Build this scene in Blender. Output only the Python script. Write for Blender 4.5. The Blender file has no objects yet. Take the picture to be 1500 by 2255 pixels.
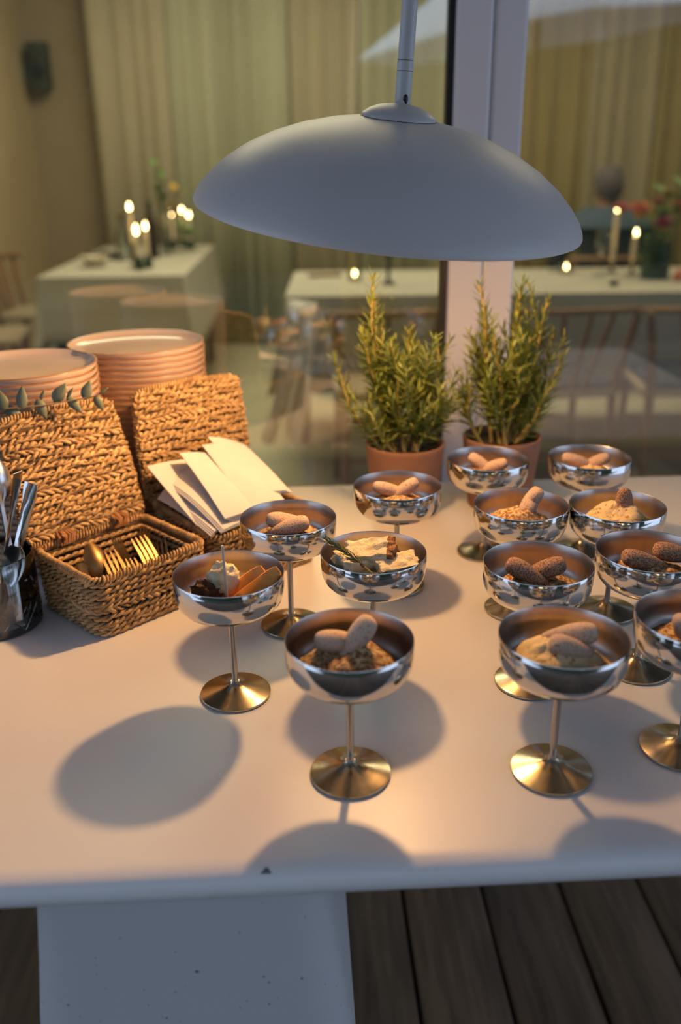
import bpy, bmesh, math, random
import numpy as np
from mathutils import Matrix, Vector, Euler, noise
random.seed(7)
rng = np.random.default_rng(7)
S = bpy.context.scene
COL = S.collection
PI = math.pi

# ------------------------------------------------------------------ camera, sky, lights, exposure
cam_d = bpy.data.cameras.new('camera')
cam = bpy.data.objects.new('camera', cam_d); COL.objects.link(cam)
RT = Vector((0.99993403, -0.00422063, -0.01068272)); UP = Vector((0.01148626, 0.36742579, 0.92998191)); FW = Vector((0.0, 0.93004326, -0.36745003))
m = Matrix.Identity(4)
for r in range(3):
    m[r][0] = RT[r]; m[r][1] = UP[r]; m[r][2] = -FW[r]
m.translation = Vector((0, 0, 0.49074))
cam.matrix_world = m
cam_d.sensor_fit = 'VERTICAL'; cam_d.sensor_height = 36.0; cam_d.sensor_width = 24.0
cam_d.lens = 1949.9 * 36 / 2255
cam_d.clip_start = 0.02
cam_d.dof.use_dof = True; cam_d.dof.focus_distance = 0.90; cam_d.dof.aperture_fstop = 2.8
S.camera = cam
S.view_settings.view_transform = 'Standard'; S.view_settings.look = 'None'
S.view_settings.gamma = 1.0; S.view_settings.use_curve_mapping = False
S.view_settings.exposure = 0.0
try:
    S.cycles.use_denoising = True
    S.cycles.sample_clamp_indirect = 4.0
    S.cycles.max_bounces = 10; S.cycles.transparent_max_bounces = 12
    S.cycles.caustics_reflective = False; S.cycles.caustics_refractive = False
except Exception:
    pass
W = bpy.data.worlds.new('dusk_sky'); S.world = W; W.use_nodes = True
bg = W.node_tree.nodes['Background']
bg.inputs[0].default_value = (0.46, 0.585, 0.82, 1); bg.inputs[1].default_value = 2.05

def light(name, kind, loc, energy, color, size=0.1, rot=(0, 0, 0), size_y=None):
    d = bpy.data.lights.new(name, kind); d.energy = energy; d.color = color
    if kind == 'AREA':
        d.size = size
        if size_y: d.shape = 'RECTANGLE'; d.size_y = size_y
    else: d.shadow_soft_size = size
    o = bpy.data.objects.new(name, d); COL.objects.link(o); o.location = loc; o.rotation_euler = rot
    return o
# unseen fill lights added to brighten the dining room behind the glass
light('room_fill_light', 'AREA', (-0.6, 4.6, 2.12), 80, (1.0, 0.82, 0.54), 1.6)
light('room_fill_light.001', 'AREA', (2.0, 4.4, 2.12), 30, (1.0, 0.76, 0.48), 1.2)
light('room_fill_light.002', 'AREA', (0.2, 2.9, 2.12), 22, (1.0, 0.78, 0.52), 1.2)
LAMP = Vector((0.057, 1.03, 0.447))

# ------------------------------------------------------------------ materials
def lin(c):
    c = c.lstrip('#'); v = [int(c[i:i + 2], 16) / 255 for i in (0, 2, 4)]
    return tuple(x / 12.92 if x <= .04045 else ((x + .055) / 1.055) ** 2.4 for x in v) + (1,)
def col(c): return lin(c) if isinstance(c, str) else (tuple(c) + (1,))[:4]
def mat(name, c, rough=.5, metal=0, c2=None, scale=20, stretch=(1, 1, 1), lo=.35, hi=.65, bump=0, bscale=None, rand=0, trans=0, sheen=0, spec=.5, alpha=1, detail=4, sss=0, coord='Object'):
    M = bpy.data.materials.new(name); M.use_nodes = True
    nt = M.node_tree; N = nt.nodes; L = nt.links; P = N['Principled BSDF']
    P.inputs['Base Color'].default_value = col(c); P.inputs['Roughness'].default_value = rough; P.inputs['Metallic'].default_value = metal
    P.inputs['Specular IOR Level'].default_value = spec
    if trans: P.inputs['Transmission Weight'].default_value = trans; P.inputs['IOR'].default_value = 1.46
    if sss:
        P.inputs['Subsurface Weight'].default_value = sss; P.inputs['Subsurface Radius'].default_value = (.004, .003, .002)
    out = None
    if c2 is not None or bump:
        tc = N.new('ShaderNodeTexCoord'); mp = N.new('ShaderNodeMapping'); mp.inputs['Scale'].default_value = stretch
        L.new(tc.outputs[coord], mp.inputs[0])
        nz = N.new('ShaderNodeTexNoise'); nz.inputs['Scale'].default_value = scale; nz.inputs['Detail'].default_value = detail
        L.new(mp.outputs[0], nz.inputs[0])
        if rand:
            oi = N.new('ShaderNodeObjectInfo'); ad = N.new('ShaderNodeVectorMath'); ad.operation = 'SCALE'
            cb = N.new('ShaderNodeCombineXYZ')
            for k in range(3): L.new(oi.outputs['Random'], cb.inputs[k])
            ad.inputs['Scale'].default_value = 37.0; L.new(cb.outputs[0], ad.inputs[0])
            L.new(ad.outputs[0], mp.inputs['Location'])
        if c2 is not None:
            rp = N.new('ShaderNodeValToRGB'); rp.color_ramp.elements[0].position = lo; rp.color_ramp.elements[1].position = hi
            rp.color_ramp.elements[0].color = col(c); rp.color_ramp.elements[1].color = col(c2)
            L.new(nz.outputs['Fac'], rp.inputs[0]); out = rp.outputs[0]
            if rand:
                hs = N.new('ShaderNodeHueSaturation'); mr = N.new('ShaderNodeMapRange')
                mr.inputs['To Min'].default_value = 1 - rand; mr.inputs['To Max'].default_value = 1 + rand
                L.new(oi.outputs['Random'], mr.inputs[0]); L.new(mr.outputs[0], hs.inputs['Value']); L.new(out, hs.inputs['Color']); out = hs.outputs[0]
            L.new(out, P.inputs['Base Color'])
        if bump:
            n2 = nz
            if bscale:
                n2 = N.new('ShaderNodeTexNoise'); n2.inputs['Scale'].default_value = bscale; n2.inputs['Detail'].default_value = 5; L.new(mp.outputs[0], n2.inputs[0])
            b = N.new('ShaderNodeBump'); b.inputs['Strength'].default_value = bump; b.inputs['Distance'].default_value = .002
            L.new(n2.outputs['Fac'], b.inputs['Height']); L.new(b.outputs[0], P.inputs['Normal'])
    return M
def emit(name, c, s):
    M = bpy.data.materials.new(name); M.use_nodes = True; nt = M.node_tree; nt.nodes.clear()
    e = nt.nodes.new('ShaderNodeEmission'); e.inputs[0].default_value = col(c); e.inputs[1].default_value = s
    o = nt.nodes.new('ShaderNodeOutputMaterial'); nt.links.new(e.outputs[0], o.inputs[0]); return M
def pane_mat(name, refl, tint):
    M = bpy.data.materials.new(name); M.use_nodes = True; nt = M.node_tree; nt.nodes.clear(); N = nt.nodes; L = nt.links
    t = N.new('ShaderNodeBsdfTransparent'); t.inputs[0].default_value = col(tint)
    g = N.new('ShaderNodeBsdfGlossy'); g.inputs['Roughness'].default_value = 0.0; g.inputs[0].default_value = (1, 1, 1, 1)
    f = N.new('ShaderNodeFresnel'); f.inputs[0].default_value = 1.5
    a = N.new('ShaderNodeMath'); a.operation = 'ADD'; a.inputs[1].default_value = refl; L.new(f.outputs[0], a.inputs[0])
    mx = N.new('ShaderNodeMixShader'); L.new(a.outputs[0], mx.inputs[0]); L.new(t.outputs[0], mx.inputs[1]); L.new(g.outputs[0], mx.inputs[2])
    o = N.new('ShaderNodeOutputMaterial'); L.new(mx.outputs[0], o.inputs[0]); return M
M = {}
M['table'] = mat('white_lacquer', (.78, .76, .74), .38, c2=(.74, .715, .69), scale=3, bump=.03, bscale=160)
M['pedestal'] = mat('white_lacquer_speckled', (.03, .03, .03), .5, c2=(.56, .56, .56), scale=210, lo=.215, hi=.225, detail=1)
M['chip'] = mat('bare_chip', (.12, .12, .13), .7)
M['deck'] = mat('weathered_decking', (.075, .050, .032), .75, c2=(.15, .105, .07), scale=6, stretch=(9, .8, 4), bump=.5, rand=.25)
M['dark'] = mat('dark_void', (.012, .011, .01), .9)
M['steel'] = mat('polished_steel', (.66, .64, .61), .09, 1, c2=(.60, .58, .55), scale=30, stretch=(1, 1, 12))
M['brushed'] = mat('brushed_steel', (.40, .35, .31), .30, 1, c2=(.47, .42, .38), scale=60, stretch=(1, 1, .05), bump=.06)
M['stemsteel'] = mat('stem_steel', (.40, .37, .34), .22, 1)
M['foot'] = mat('worn_steel_warm_reflection', (.40, .34, .23), .19, 1, c2=(.52, .46, .34), scale=45, bump=.10, bscale=28)  # worn steel; its golden tint paints in reflected warm light
M['cream'] = mat('cocoa_dusted_cream', (.22, .085, .028), .85, c2=(.70, .50, .26), scale=260, lo=.42, hi=.60, bump=.6, bscale=300, rand=.15)
M['cream2'] = mat('mascarpone_cream', (.30, .13, .045), .8, c2=(.74, .56, .30), scale=190, lo=.33, hi=.46, bump=.5, rand=.1)
M['biscuit'] = mat('ladyfinger_crumb', (.30, .15, .085), .85, c2=(.62, .44, .32), scale=600, lo=.33, hi=.47, bump=.4, bscale=900, rand=.10)
M['biscuit_cocoa'] = mat('ladyfinger_cocoa', (.15, .06, .03), .9, c2=(.46, .28, .18), scale=700, lo=.38, hi=.60, bump=.5, rand=.1)
M['cheese'] = mat('curd_cream', (.72, .55, .30), .7, c2=(.84, .72, .48), scale=90, bump=.8, bscale=240)
M['crumb'] = mat('brown_crumb', (.12, .045, .015), .9, c2=(.42, .20, .07), scale=230, bump=1.0, bscale=400)
M['cake'] = mat('dark_cake', (.035, .014, .006), .9, c2=(.10, .042, .016), scale=200, bump=1.0, bscale=350)
M['orange'] = mat('orange_fruit', (.84, .27, .03), .45, c2=(.88, .38, .07), scale=60)
M['skewer'] = mat('pale_wood_stick', (.62, .50, .40), .6)
M['wicker'] = mat('seagrass_rope', (.25, .145, .058), .75, c2=(.60, .40, .19), scale=110, stretch=(.5, .5, 1), lo=.30, hi=.66, bump=.6, bscale=300, rand=.16)
M['wicker_dark'] = mat('seagrass_core', (.05, .03, .014), .9, c2=(.10, .06, .028), scale=90)
M['raffia'] = mat('raffia_tie', (.22, .09, .035), .8, c2=(.36, .17, .07), scale=120)
M['napkin'] = mat('white_paper', (.66, .65, .64), .85, bump=.15, bscale=500, c2=(.70, .69, .68), scale=20)
M['gold'] = mat('brushed_gold', (.27, .18, .08), .40, 1)
M['silver'] = mat('cutlery_steel', (.62, .61, .60), .2, 1)
M['plate'] = mat('cream_glaze', (.68, .57, .49), .14, c2=(.62, .51, .43), scale=9, stretch=(1, 1, 6))
M['plate_side'] = mat('beige_stoneware', (.60, .48, .40), .35, c2=(.54, .42, .34), scale=60)
M['plate_rim'] = mat('brown_glaze_rim', (.22, .10, .045), .3, c2=(.34, .18, .09), scale=60)

M['terracotta'] = mat('terracotta', (.27, .135, .082), .8, c2=(.33, .17, .105), scale=25, bump=.15, bscale=200)
M['soil'] = mat('potting_soil', (.010, .007, .005), .95, c2=(.03, .02, .012), scale=150, bump=1)
M['needle'] = mat('rosemary_needle', (.15, .21, .04), .5, c2=(.27, .32, .06), scale=25, rand=.15)
M['stem'] = mat('rosemary_stem', (.36, .27, .07), .6, c2=(.42, .34, .10), scale=60)
M['needle_dark'] = mat('fresh_needle', (.035, .07, .016), .45, c2=(.08, .12, .03), scale=80)
M['euca'] = mat('eucalyptus_leaf', (.13, .165, .11), .5, c2=(.19, .215, .15), scale=30, rand=.12)
M['euca_stem'] = mat('eucalyptus_stem', (.28, .22, .12), .6)
M['lamp'] = mat('grey_lamp_paint', (.56, .54, .525), .42, c2=(.59, .57, .555), scale=6, bump=.03, bscale=300)
M['lamp_in'] = mat('white_lamp_inside', (.46, .42, .38), .5)
M['lamp_dark'] = mat('lamp_joint_dark', (.02, .018, .016), .4)
M['bulb'] = emit('bulb_glow', (1, .62, .28), 18)
M['glass'] = pane_mat('clear_glass', .03, (.90, .92, .91))
M['frame'] = mat('white_window_frame', (.76, .75, .76), .42)
M['gasket'] = mat('black_gasket', (.014, .015, .014), .5)
M['pane'] = pane_mat('window_glass', .12, (.93, .97, .94))
M['curtain'] = [mat('sheer_curtain', c, .9, c2=c2, scale=3, stretch=(9, 9, .1)) for c, c2 in (((.33, .29, .20), (.42, .37, .27)), ((.30, .30, .21), (.40, .40, .29)), ((.27, .22, .10), (.38, .31, .15)))]
M['plaster'] = mat('tan_plaster', (.47, .36, .22), .9, c2=(.43, .33, .20), scale=2)
M['plaster_dark'] = mat('brown_plaster', (.33, .26, .18), .9)
M['concrete'] = mat('polished_concrete', (.44, .43, .33), .22, c2=(.50, .48, .37), scale=2)
M['linen'] = mat('white_linen', (.44, .42, .36), .9, c2=(.40, .385, .33), scale=6, bump=.1, bscale=400)
M['oak'] = mat('brown_chair_wood', (.20, .10, .045), .5, c2=(.27, .14, .065), scale=12, stretch=(1, 1, 6))
M['wood_dark'] = mat('dark_table_leg', (.06, .03, .018), .5)
M['paper_cord'] = mat('woven_seat', (.30, .24, .16), .9, c2=(.36, .29, .20), scale=90)
M['blue_pad'] = mat('navy_seat_pad', (.025, .035, .06), .9)
M['wax'] = mat('candle_wax', (.74, .62, .46), .6, sss=.3)
M['brass'] = mat('aged_brass', (.22, .16, .06), .35, 1)
M['greenglass'] = mat('green_glass', (.04, .09, .04), .1, trans=.6)
M['bottle'] = mat('brown_bottle', (.03, .015, .008), .15)
M['flame'] = emit('candle_flame', (1, .66, .30), 45)
M['black'] = mat('black_plastic', (.03, .028, .025), .6)
M['leaf'] = mat('green_leaf', (.07, .16, .04), .5, c2=(.13, .22, .06), scale=20)
M['pink'] = mat('pink_petal', (.60, .16, .20), .7); M['coral'] = mat('coral_petal', (.66, .22, .13), .7); M['magenta'] = mat('magenta_petal', (.34, .04, .14), .7); M['yellow'] = mat('mustard_petal', (.50, .30, .05), .7)
M['skin'] = mat('skin', (.40, .22, .15), .6, sss=.1); M['hair'] = mat('grey_hair', (.10, .085, .10), .8); M['jacket'] = mat('dark_navy_jacket', (.018, .022, .032), .7); M['shoulder'] = mat('blue_lit_shoulder', (.05, .085, .14), .8); M['trousers'] = mat('dark_trousers', (.015, .015, .018), .8)
M['canvas'] = mat('white_canvas', (.85, .86, .87), .9)
M['added_hedge'] = mat('dark_added_hedge', (.012, .02, .008), .9, c2=(.04, .055, .02), scale=5)
M['ceramic'] = mat('pale_ceramic', (.6, .56, .46), .35)

# ------------------------------------------------------------------ mesh helpers
def link(name, me, m=None, parent=None, smooth=True, loc=None, rot=None):
    o = bpy.data.objects.new(name, me); COL.objects.link(o)
    if m is not None:
        for k in (m if isinstance(m, (list, tuple)) else [m]): me.materials.append(k)
    if parent is not None: o.parent = parent
    if loc is not None: o.location = loc
    if rot is not None: o.rotation_euler = rot
    if smooth and len(me.polygons):
        me.polygons.foreach_set('use_smooth', [True] * len(me.polygons))
        try: me.set_sharp_from_angle(angle=math.radians(42 if smooth is True else smooth))
        except Exception: pass
    return o
def mesh(verts, faces):
    me = bpy.data.meshes.new('mesh')
    me.from_pydata([tuple(map(float, v)) for v in verts], [], [tuple(f) for f in faces]); me.validate(); me.update(); return me
class MB:
    def __init__(s): s.v = []; s.f = []; s.mi = []
    def add(s, v, f, mi=0):
        n = len(s.v); s.v += [tuple(map(float, p)) for p in v]; s.f += [tuple(i + n for i in q) for q in f]; s.mi += [mi] * len(f)
    def lathe(s, prof, seg=32, mi=0, close=False, c=(0, 0, 0)):
        v = []; f = []; n = len(prof)
        for i in range(seg):
            a = 2 * PI * i / seg
            for r, z in prof: v.append((c[0] + r * math.cos(a), c[1] + r * math.sin(a), c[2] + z))
        mis = mi if isinstance(mi, list) else None
        rng_ = n if close else n - 1
        base = len(s.v); s.v += v
        for i in range(seg):
            j = (i + 1) % seg
            for k in range(rng_):
                k2 = (k + 1) % n
                s.f.append((base + i * n + k, base + j * n + k, base + j * n + k2, base + i * n + k2)); s.mi.append(mis[k] if mis else mi)
        return s
    def tube(s, pts, r, seg=8, mi=0, cap=True, flat=1.0):
        pts = [Vector(p) for p in pts]; n = len(pts)
        rs = r if isinstance(r, (list, tuple)) else [r] * n
        v = []; f = []
        t0 = (pts[1] - pts[0]).normalized(); up = Vector((0, 0, 1)) if abs(t0.z) < .9 else Vector((1, 0, 0))
        a = t0.cross(up).normalized()
        for i in range(n):
            t = (pts[min(i + 1, n - 1)] - pts[max(i - 1, 0)]).normalized()
            a = (a - t * a.dot(t)).normalized(); b = t.cross(a)
            for k in range(seg):
                q = 2 * PI * k / seg; v.append(pts[i] + a * (rs[i] * math.cos(q)) + b * (rs[i] * flat * math.sin(q)))
        for i in range(n - 1):
            for k in range(seg):
                k2 = (k + 1) % seg; f.append((i * seg + k, i * seg + k2, (i + 1) * seg + k2, (i + 1) * seg + k))
        if cap: f.append(tuple(range(seg))[::-1]); f.append(tuple((n - 1) * seg + k for k in range(seg)))
        s.add(v, f, mi); return s
    def box(s, c, d, rot=0, mi=0, M_=None):
        v = [Vector((x * d[0] / 2, y * d[1] / 2, z * d[2] / 2)) for x in (-1, 1) for y in (-1, 1) for z in (-1, 1)]
        R = Matrix.Rotation(rot, 3, 'Z') if M_ is None else M_
        v = [R @ p + Vector(c) for p in v]
        s.add(v, [(0, 1, 3, 2), (4, 6, 7, 5), (0, 4, 5, 1), (2, 3, 7, 6), (0, 2, 6, 4), (1, 5, 7, 3)], mi); return s
    def loft(s, rings, cap0=True, cap1=True, mi=0):
        n = len(rings[0]); v = [p for r in rings for p in r]; f = []
        for i in range(len(rings) - 1):
            for k in range(n):
                k2 = (k + 1) % n; f.append((i * n + k, i * n + k2, (i + 1) * n + k2, (i + 1) * n + k))
        if cap0: f.append(tuple(range(n))[::-1])
        if cap1: f.append(tuple((len(rings) - 1) * n + k for k in range(n)))
        s.add(v, f, mi); return s
    def ball(s, c, r, seg=12, rings=8, mi=0, bumpy=0, sc=(1, 1, 1), seed=0, freq=1.0):
        v = []; f = []
        for i in range(rings + 1):
            th = PI * i / rings
            for k in range(seg):
                a = 2 * PI * k / seg; d = Vector((math.sin(th) * math.cos(a), math.sin(th) * math.sin(a), math.cos(th)))
                q = 1 + bumpy * noise.fractal(d * freq * 1.6 + Vector((seed * 3.1, seed, 0)), .7, 2.2, 4) if bumpy else 1
                v.append((c[0] + d.x * r * q * sc[0], c[1] + d.y * r * q * sc[1], c[2] + d.z * r * q * sc[2]))
        for i in range(rings):
            for k in range(seg):
                k2 = (k + 1) % seg; f.append((i * seg + k, (i + 1) * seg + k, (i + 1) * seg + k2, i * seg + k2))
        s.add(v, f, mi); return s
    def build(s, name, m=None, parent=None, smooth=True, loc=None, rot=None):
        me = bpy.data.meshes.new(name); me.from_pydata(s.v, [], s.f)
        me.polygons.foreach_set('material_index', s.mi)
        bm = bmesh.new(); bm.from_mesh(me); bmesh.ops.remove_doubles(bm, verts=bm.verts, dist=1e-6); bmesh.ops.recalc_face_normals(bm, faces=bm.faces); bm.to_mesh(me); bm.free(); me.update()
        return link(name, me, m, parent, smooth, loc, rot)
def rrect(hx, hy, r, z, n=6, c=(0, 0), rot=0):
    out = []
    r = min(r, hx - 1e-4, hy - 1e-4)
    for qx, qy, a0 in ((1, 1, 0), (-1, 1, 90), (-1, -1, 180), (1, -1, 270)):
        for k in range(n + 1):
            a = math.radians(a0 + 90 * k / n); x = qx * (hx - r) + r * math.cos(a); y = qy * (hy - r) + r * math.sin(a)
            out.append((c[0] + x * math.cos(rot) - y * math.sin(rot), c[1] + x * math.sin(rot) + y * math.cos(rot), z))
    return out
def tag(o, label, cat=None, group=None, kind=None):
    if label: o['label'] = label
    if cat: o['category'] = cat
    if group: o['group'] = group
    if kind: o['kind'] = kind
    return o
def thing(name, label, cat, loc=(0, 0, 0), rz=0, group=None):
    o = bpy.data.objects.new(name, None); COL.objects.link(o); o.location = loc; o.rotation_euler = (0, 0, rz); o.empty_display_size = .02
    return tag(o, label, cat, group)
def dup(root, loc, rz=0, label=None):
    def cp(o, par):
        c = o.copy(); COL.objects.link(c); c.parent = par
        for ch in list(o.children): cp(ch, c)
        return c
    r = cp(root, None); r.location = loc; r.rotation_euler = (0, 0, rz)
    if label: r['label'] = label
    return r
def structure(o): o['kind'] = 'structure'; return o

AL = math.atan(.048)                      # the table, the window and the deck run at this angle
ca, sa = math.cos(AL), math.sin(AL)
FZ = -0.74                                # floor level; the table top is z = 0

# ------------------------------------------------------------------ terrace: deck, added hedge and roof, parasol
base = structure(MB().box((0, -1.6, FZ - .06), (7, 6.0, .06), AL).build('ground', M['dark']))
deck = structure(MB().box((0, -.9, FZ - .035), (6.9, 4.6, .01), AL).build('floor', M['dark']))
pm = MB(); pm.loft([rrect(.0685, 2.3, .004, -.028, 2), rrect(.0685, 2.3, .004, -.003, 2), rrect(.0655, 2.297, .004, 0, 2)])
plank0 = None
for k in range(-20, 21):
    xm = .102 + .1445 * (k + .5) + .045 * 1.29       # gap at y=1.29 -> x offset at y=0 along the tilted plank
    yc = -.9
    loc = (xm - .045 * yc, yc, FZ + random.uniform(-.0015, .0015))
    if plank0 is None: plank0 = pm.build('plank', M['deck'], deck, loc=loc, rot=(0, 0, .045)); o = plank0
    else:
        o = plank0.copy(); COL.objects.link(o); o.parent = deck; o.location = loc
hb = MB(); nx = 60
for j, (zz, yy) in enumerate(((FZ - .03, -8.6), (.4, -8.5), (1.4, -8.5), (2.6, -8.6), (3.8, -8.9), (3.9, -9.6), (2.0, -9.9), (FZ - .03, -9.9))):
    for i in range(nx + 1):
        x = -11 + 22 * i / nx; q = noise.noise(Vector((x * 1.3, zz * 1.7, yy))) * .25
        hb.v.append((x, yy + q, zz + (q * .8 if zz > 2 else 0)))
for j in range(7):
    for i in range(nx): a = j * (nx + 1) + i; hb.f.append((a, a + 1, a + nx + 2, a + nx + 1)); hb.mi.append(0)
structure(hb.build('added_hedge', M['added_hedge']))  # unseen hedge, added to darken reflections and hold back low skylight
structure(MB().box((0, -7.5, FZ - .09), (24, 8, .06)).build('ground', M['added_hedge']))
structure(MB().box((.2, -.55, 1.90), (7.6, 4.0, .08), AL).build('ceiling', mat('grey_added_roof', (.42, .42, .44), .9)))  # unseen roof, added to cut the overhead skylight on the table
par = thing('parasol', 'white garden parasol reflected in the top of the window', 'parasol', (1.97, -4.0, FZ))
pc = MB(); R_ = 1.28; prof = [(R_, 0.0), (R_ - .02, .012), (.55, .40), (.04, .66), (.0, .66)]
pc.lathe([(R_, -.02), (R_, .0), (.6, .385), (.05, .655), (.0, .66), (.0, .645), (.05, .64), (.6, .37), (R_ - .015, -.018)], 8, close=True)
pc.build('canopy', M['canvas'], par, smooth=False, loc=(0, 0, 2.06), rot=(0, math.radians(-6.5), 0))
MB().tube([(0, 0, 0), (0, 0, 2.66)], .022, 10).build('pole', M['oak'], par)
MB().lathe([(0, 0), (.25, 0), (.25, .05), (.06, .08), (.03, .2), (0, .2)], 20).build('base', M['black'], par)

# ------------------------------------------------------------------ window between terrace and dining room
win = bpy.data.objects.new('window_1', None); COL.objects.link(win); win.location = (0, 1.475, 0); win.rotation_euler = (0, 0, AL); structure(win)
def fbox(name, x0, x1, y0, y1, z0, z1, m, bev=.003):
    b = MB(); cx_, cy_ = (x0 + x1) / 2, (y0 + y1) / 2; hx, hy = (x1 - x0) / 2, (y1 - y0) / 2
    b.loft([rrect(hx, hy, bev, z0, 2, (cx_, cy_)), rrect(hx, hy, bev, z1, 2, (cx_, cy_))]); return b.build(name, m, win, smooth=False)
fbox('mullion', .177, .2305, -.028, .05, FZ, 1.75, M['frame'], .005)
fbox('mullion', .2325, .2830, -.022, .05, FZ, 1.75, M['frame'], .005)
fbox('groove', .2300, .2330, -.012, .045, FZ, 1.75, M['gasket'], .0005)
fbox('gasket', .1665, .1772, -.012, .012, FZ + .08, 1.66, M['gasket'], .001)
fbox('gasket', .2828, .2850, -.006, .008, FZ + .08, 1.66, M['gasket'], .0005)
fbox('bottom_rail', -2.6, 3.2, -.025, .05, FZ, FZ + .08, M['frame'])
fbox('top_rail', -2.6, 3.2, -.025, .05, 1.66, 1.75, M['frame'])
fbox('glass_pane', -2.6, .168, -.006, .002, FZ + .08, 1.66, M['pane'], .0005)
fbox('glass_pane', .2835, 3.2, -.004, .004, FZ + .08, 1.66, M['pane'], .0005)
structure(MB().box((0, 1.52, 2.05), (7, .12, .60), AL).build('wall_front', M['plaster']))

# ------------------------------------------------------------------ dining room shell
structure(MB().box((1, 4.2, FZ - .03), (8.6, 5.4, .06)).build('floor', M['concrete']))
structure(MB().box((1, 4.2, 2.25), (8.6, 5.6, .06)).build('ceiling', M['plaster']))
structure(MB().box((-2.16, 4.1, .75), (.12, 5.2, 3.0)).build('wall_left', M['plaster']))
structure(MB().box((1.2, 6.75, .75), (7.0, .10, 3.0)).build('wall_back', M['plaster_dark']))
structure(MB().box((4.3, 4.2, .75), (.12, 5.4, 3.0)).build('wall_right', M['plaster_dark']))
structure(MB().box((1.2, 6.69, FZ + .05), (6.6, .02, .10)).build('baseboard_back', M['plaster']))
spk = thing('wall_speaker', 'dark wall speaker box high beside the left corner', 'speaker', (-1.985, 6.62, 1.11))
MB().loft([rrect(.065, .06, .008, -.14, 2), rrect(.065, .06, .008, .14, 2)]).build('cabinet', M['black'], spk)
MB().lathe([(0, 0), (.045, 0), (.048, .006), (.04, .01), (0, .004)], 16).build('cone', M['dark'], spk, loc=(0, -.06, -.04), rot=(PI / 2, 0, 0))
MB().box((0, .05, 0), (.03, .06, .05)).build('bracket', M['black'], spk)
# curtains: one panel after another along the back wall
cx = -1.62
cdef = [(.52, 0), (.42, 1), (.36, 1), (.46, 0), (.62, 1), (.40, 0), (.50, 2), (.44, 0), (.56, 2), (.48, 2), (.6, 2), (.55, 0)]
clab = ['beige sheer curtain panel nearest the speaker corner', 'greenish sheer curtain panel, second from the speaker corner', 'greenish curtain panel behind the candlelit table', 'beige curtain panel above the right end of the candlelit table', 'wide pale green curtain panel left of the lamp shade', 'beige curtain panel behind the left part of the lamp shade', 'ochre curtain panel above the lamp shade, left of its stem', 'beige curtain panel behind the lamp stem', 'ochre curtain panel hidden partly by the window mullion', 'ochre curtain panel just right of the mullion', 'wide ochre curtain panel behind the seated person', 'beige curtain panel at the right end of the row']
for (w, ti), lb in zip(cdef, clab):
    n = int(w / .012); v = []; f = []
    ph = random.uniform(0, 6)
    for i in range(n + 1):
        x = cx + w * i / n; s_ = i / n
        y = 6.48 + .020 * math.sin(ph + s_ * w * 48 + 1.3 * math.sin(s_ * 7 + ph)) + .014 * math.sin(s_ * w * 17 + ph * 2)
        v += [(x, y, FZ + .02), (x + .01 * math.sin(ph + 9 * s_), y * .5 + 3.245, .7), (x, y * .3 + 6.49 * .7, 2.2)]
    for i in range(n):
        for k in (0, 1): f.append((i * 3 + k, i * 3 + 3 + k, i * 3 + 4 + k, i * 3 + 1 + k))
    o = link('curtain', mesh(v, f), M['curtain'][ti]); tag(o, lb, 'curtain', 'curtains along the back wall')
    sm = o.modifiers.new('thick', 'SOLIDIFY'); sm.thickness = .004
    cx += w + .004

# ------------------------------------------------------------------ dining tables, cloths, chairs
def dining_table(label, x0, x1, y0, y1, rz, clabel, drop, legs):
    c = ((x0 + x1) / 2, (y0 + y1) / 2); hx, hy = (x1 - x0) / 2, (y1 - y0) / 2
    t = thing('dining_table', label, 'table', (c[0], c[1], FZ), rz)
    MB().loft([rrect(hx - .01, hy - .01, .02, .71, 2), rrect(hx - .01, hy - .01, .02, .735, 2)]).build('tabletop', M['oak'], t)
    for lx, ly in legs: MB().tube([(lx * hx, ly * hy, 0), (lx * hx, ly * hy, .71)], [.022, .03], 8).build('leg', M['wood_dark'], t)
    v = []; f = []; n = 22
    ring0 = rrect(hx, hy, .02, 0, n); N_ = len(ring0)
    cen = 0
    rings = []
    rings.append([(x * .97, y * .97, .002) for x, y, z in ring0]); rings.append([(x, y, 0.0) for x, y, z in ring0])
    for kk in range(1, 8):
        d = kk / 7; rr = []
        for i, (x, y, z) in enumerate(ring0):
            ax, ay = abs(x) / hx, abs(y) / hy; cor = max(0, min(ax, ay) - .93) / .07      # corners hang lower and flare
            a = math.atan2(y / hy, x / hx); fl = .010 * math.sin(a * 14) * d + .012 * math.sin(a * 9 + 1) * d
            s_ = .03 * d + .10 * cor * d + fl; q = math.hypot(x, y)
            rr.append((x + x / q * s_, y + y / q * s_, -drop * d * (1 + .55 * cor)))
        rings.append(rr)
    b = MB(); b.loft(rings, True, False)
    o = b.build('tablecloth', M['linen'], None, loc=(c[0], c[1], 0), rot=(0, 0, rz)); tag(o, clabel, 'tablecloth')
    sm = o.modifiers.new('thick', 'SOLIDIFY'); sm.thickness = .003; sm.offset = -1
    return t
L4 = [(-.85, -.85), (.85, -.85), (-.85, .85), (.85, .85)]
dining_table('dining table with dark legs under the candlelit cloth at the left', -1.46, -.76, 4.29, 5.97, math.radians(2.5), 'white tablecloth on the candlelit table at the left', .27, L4)
dining_table('long dining table under the cloth by the flower vase', -.21, 2.4, 3.56, 4.42, 0, 'long white tablecloth hanging in front of the wooden chairs', .27, [(-.98 + .02, 0.0), (-.5, -.8), (.9, -.8), (.9, .8)])
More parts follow.
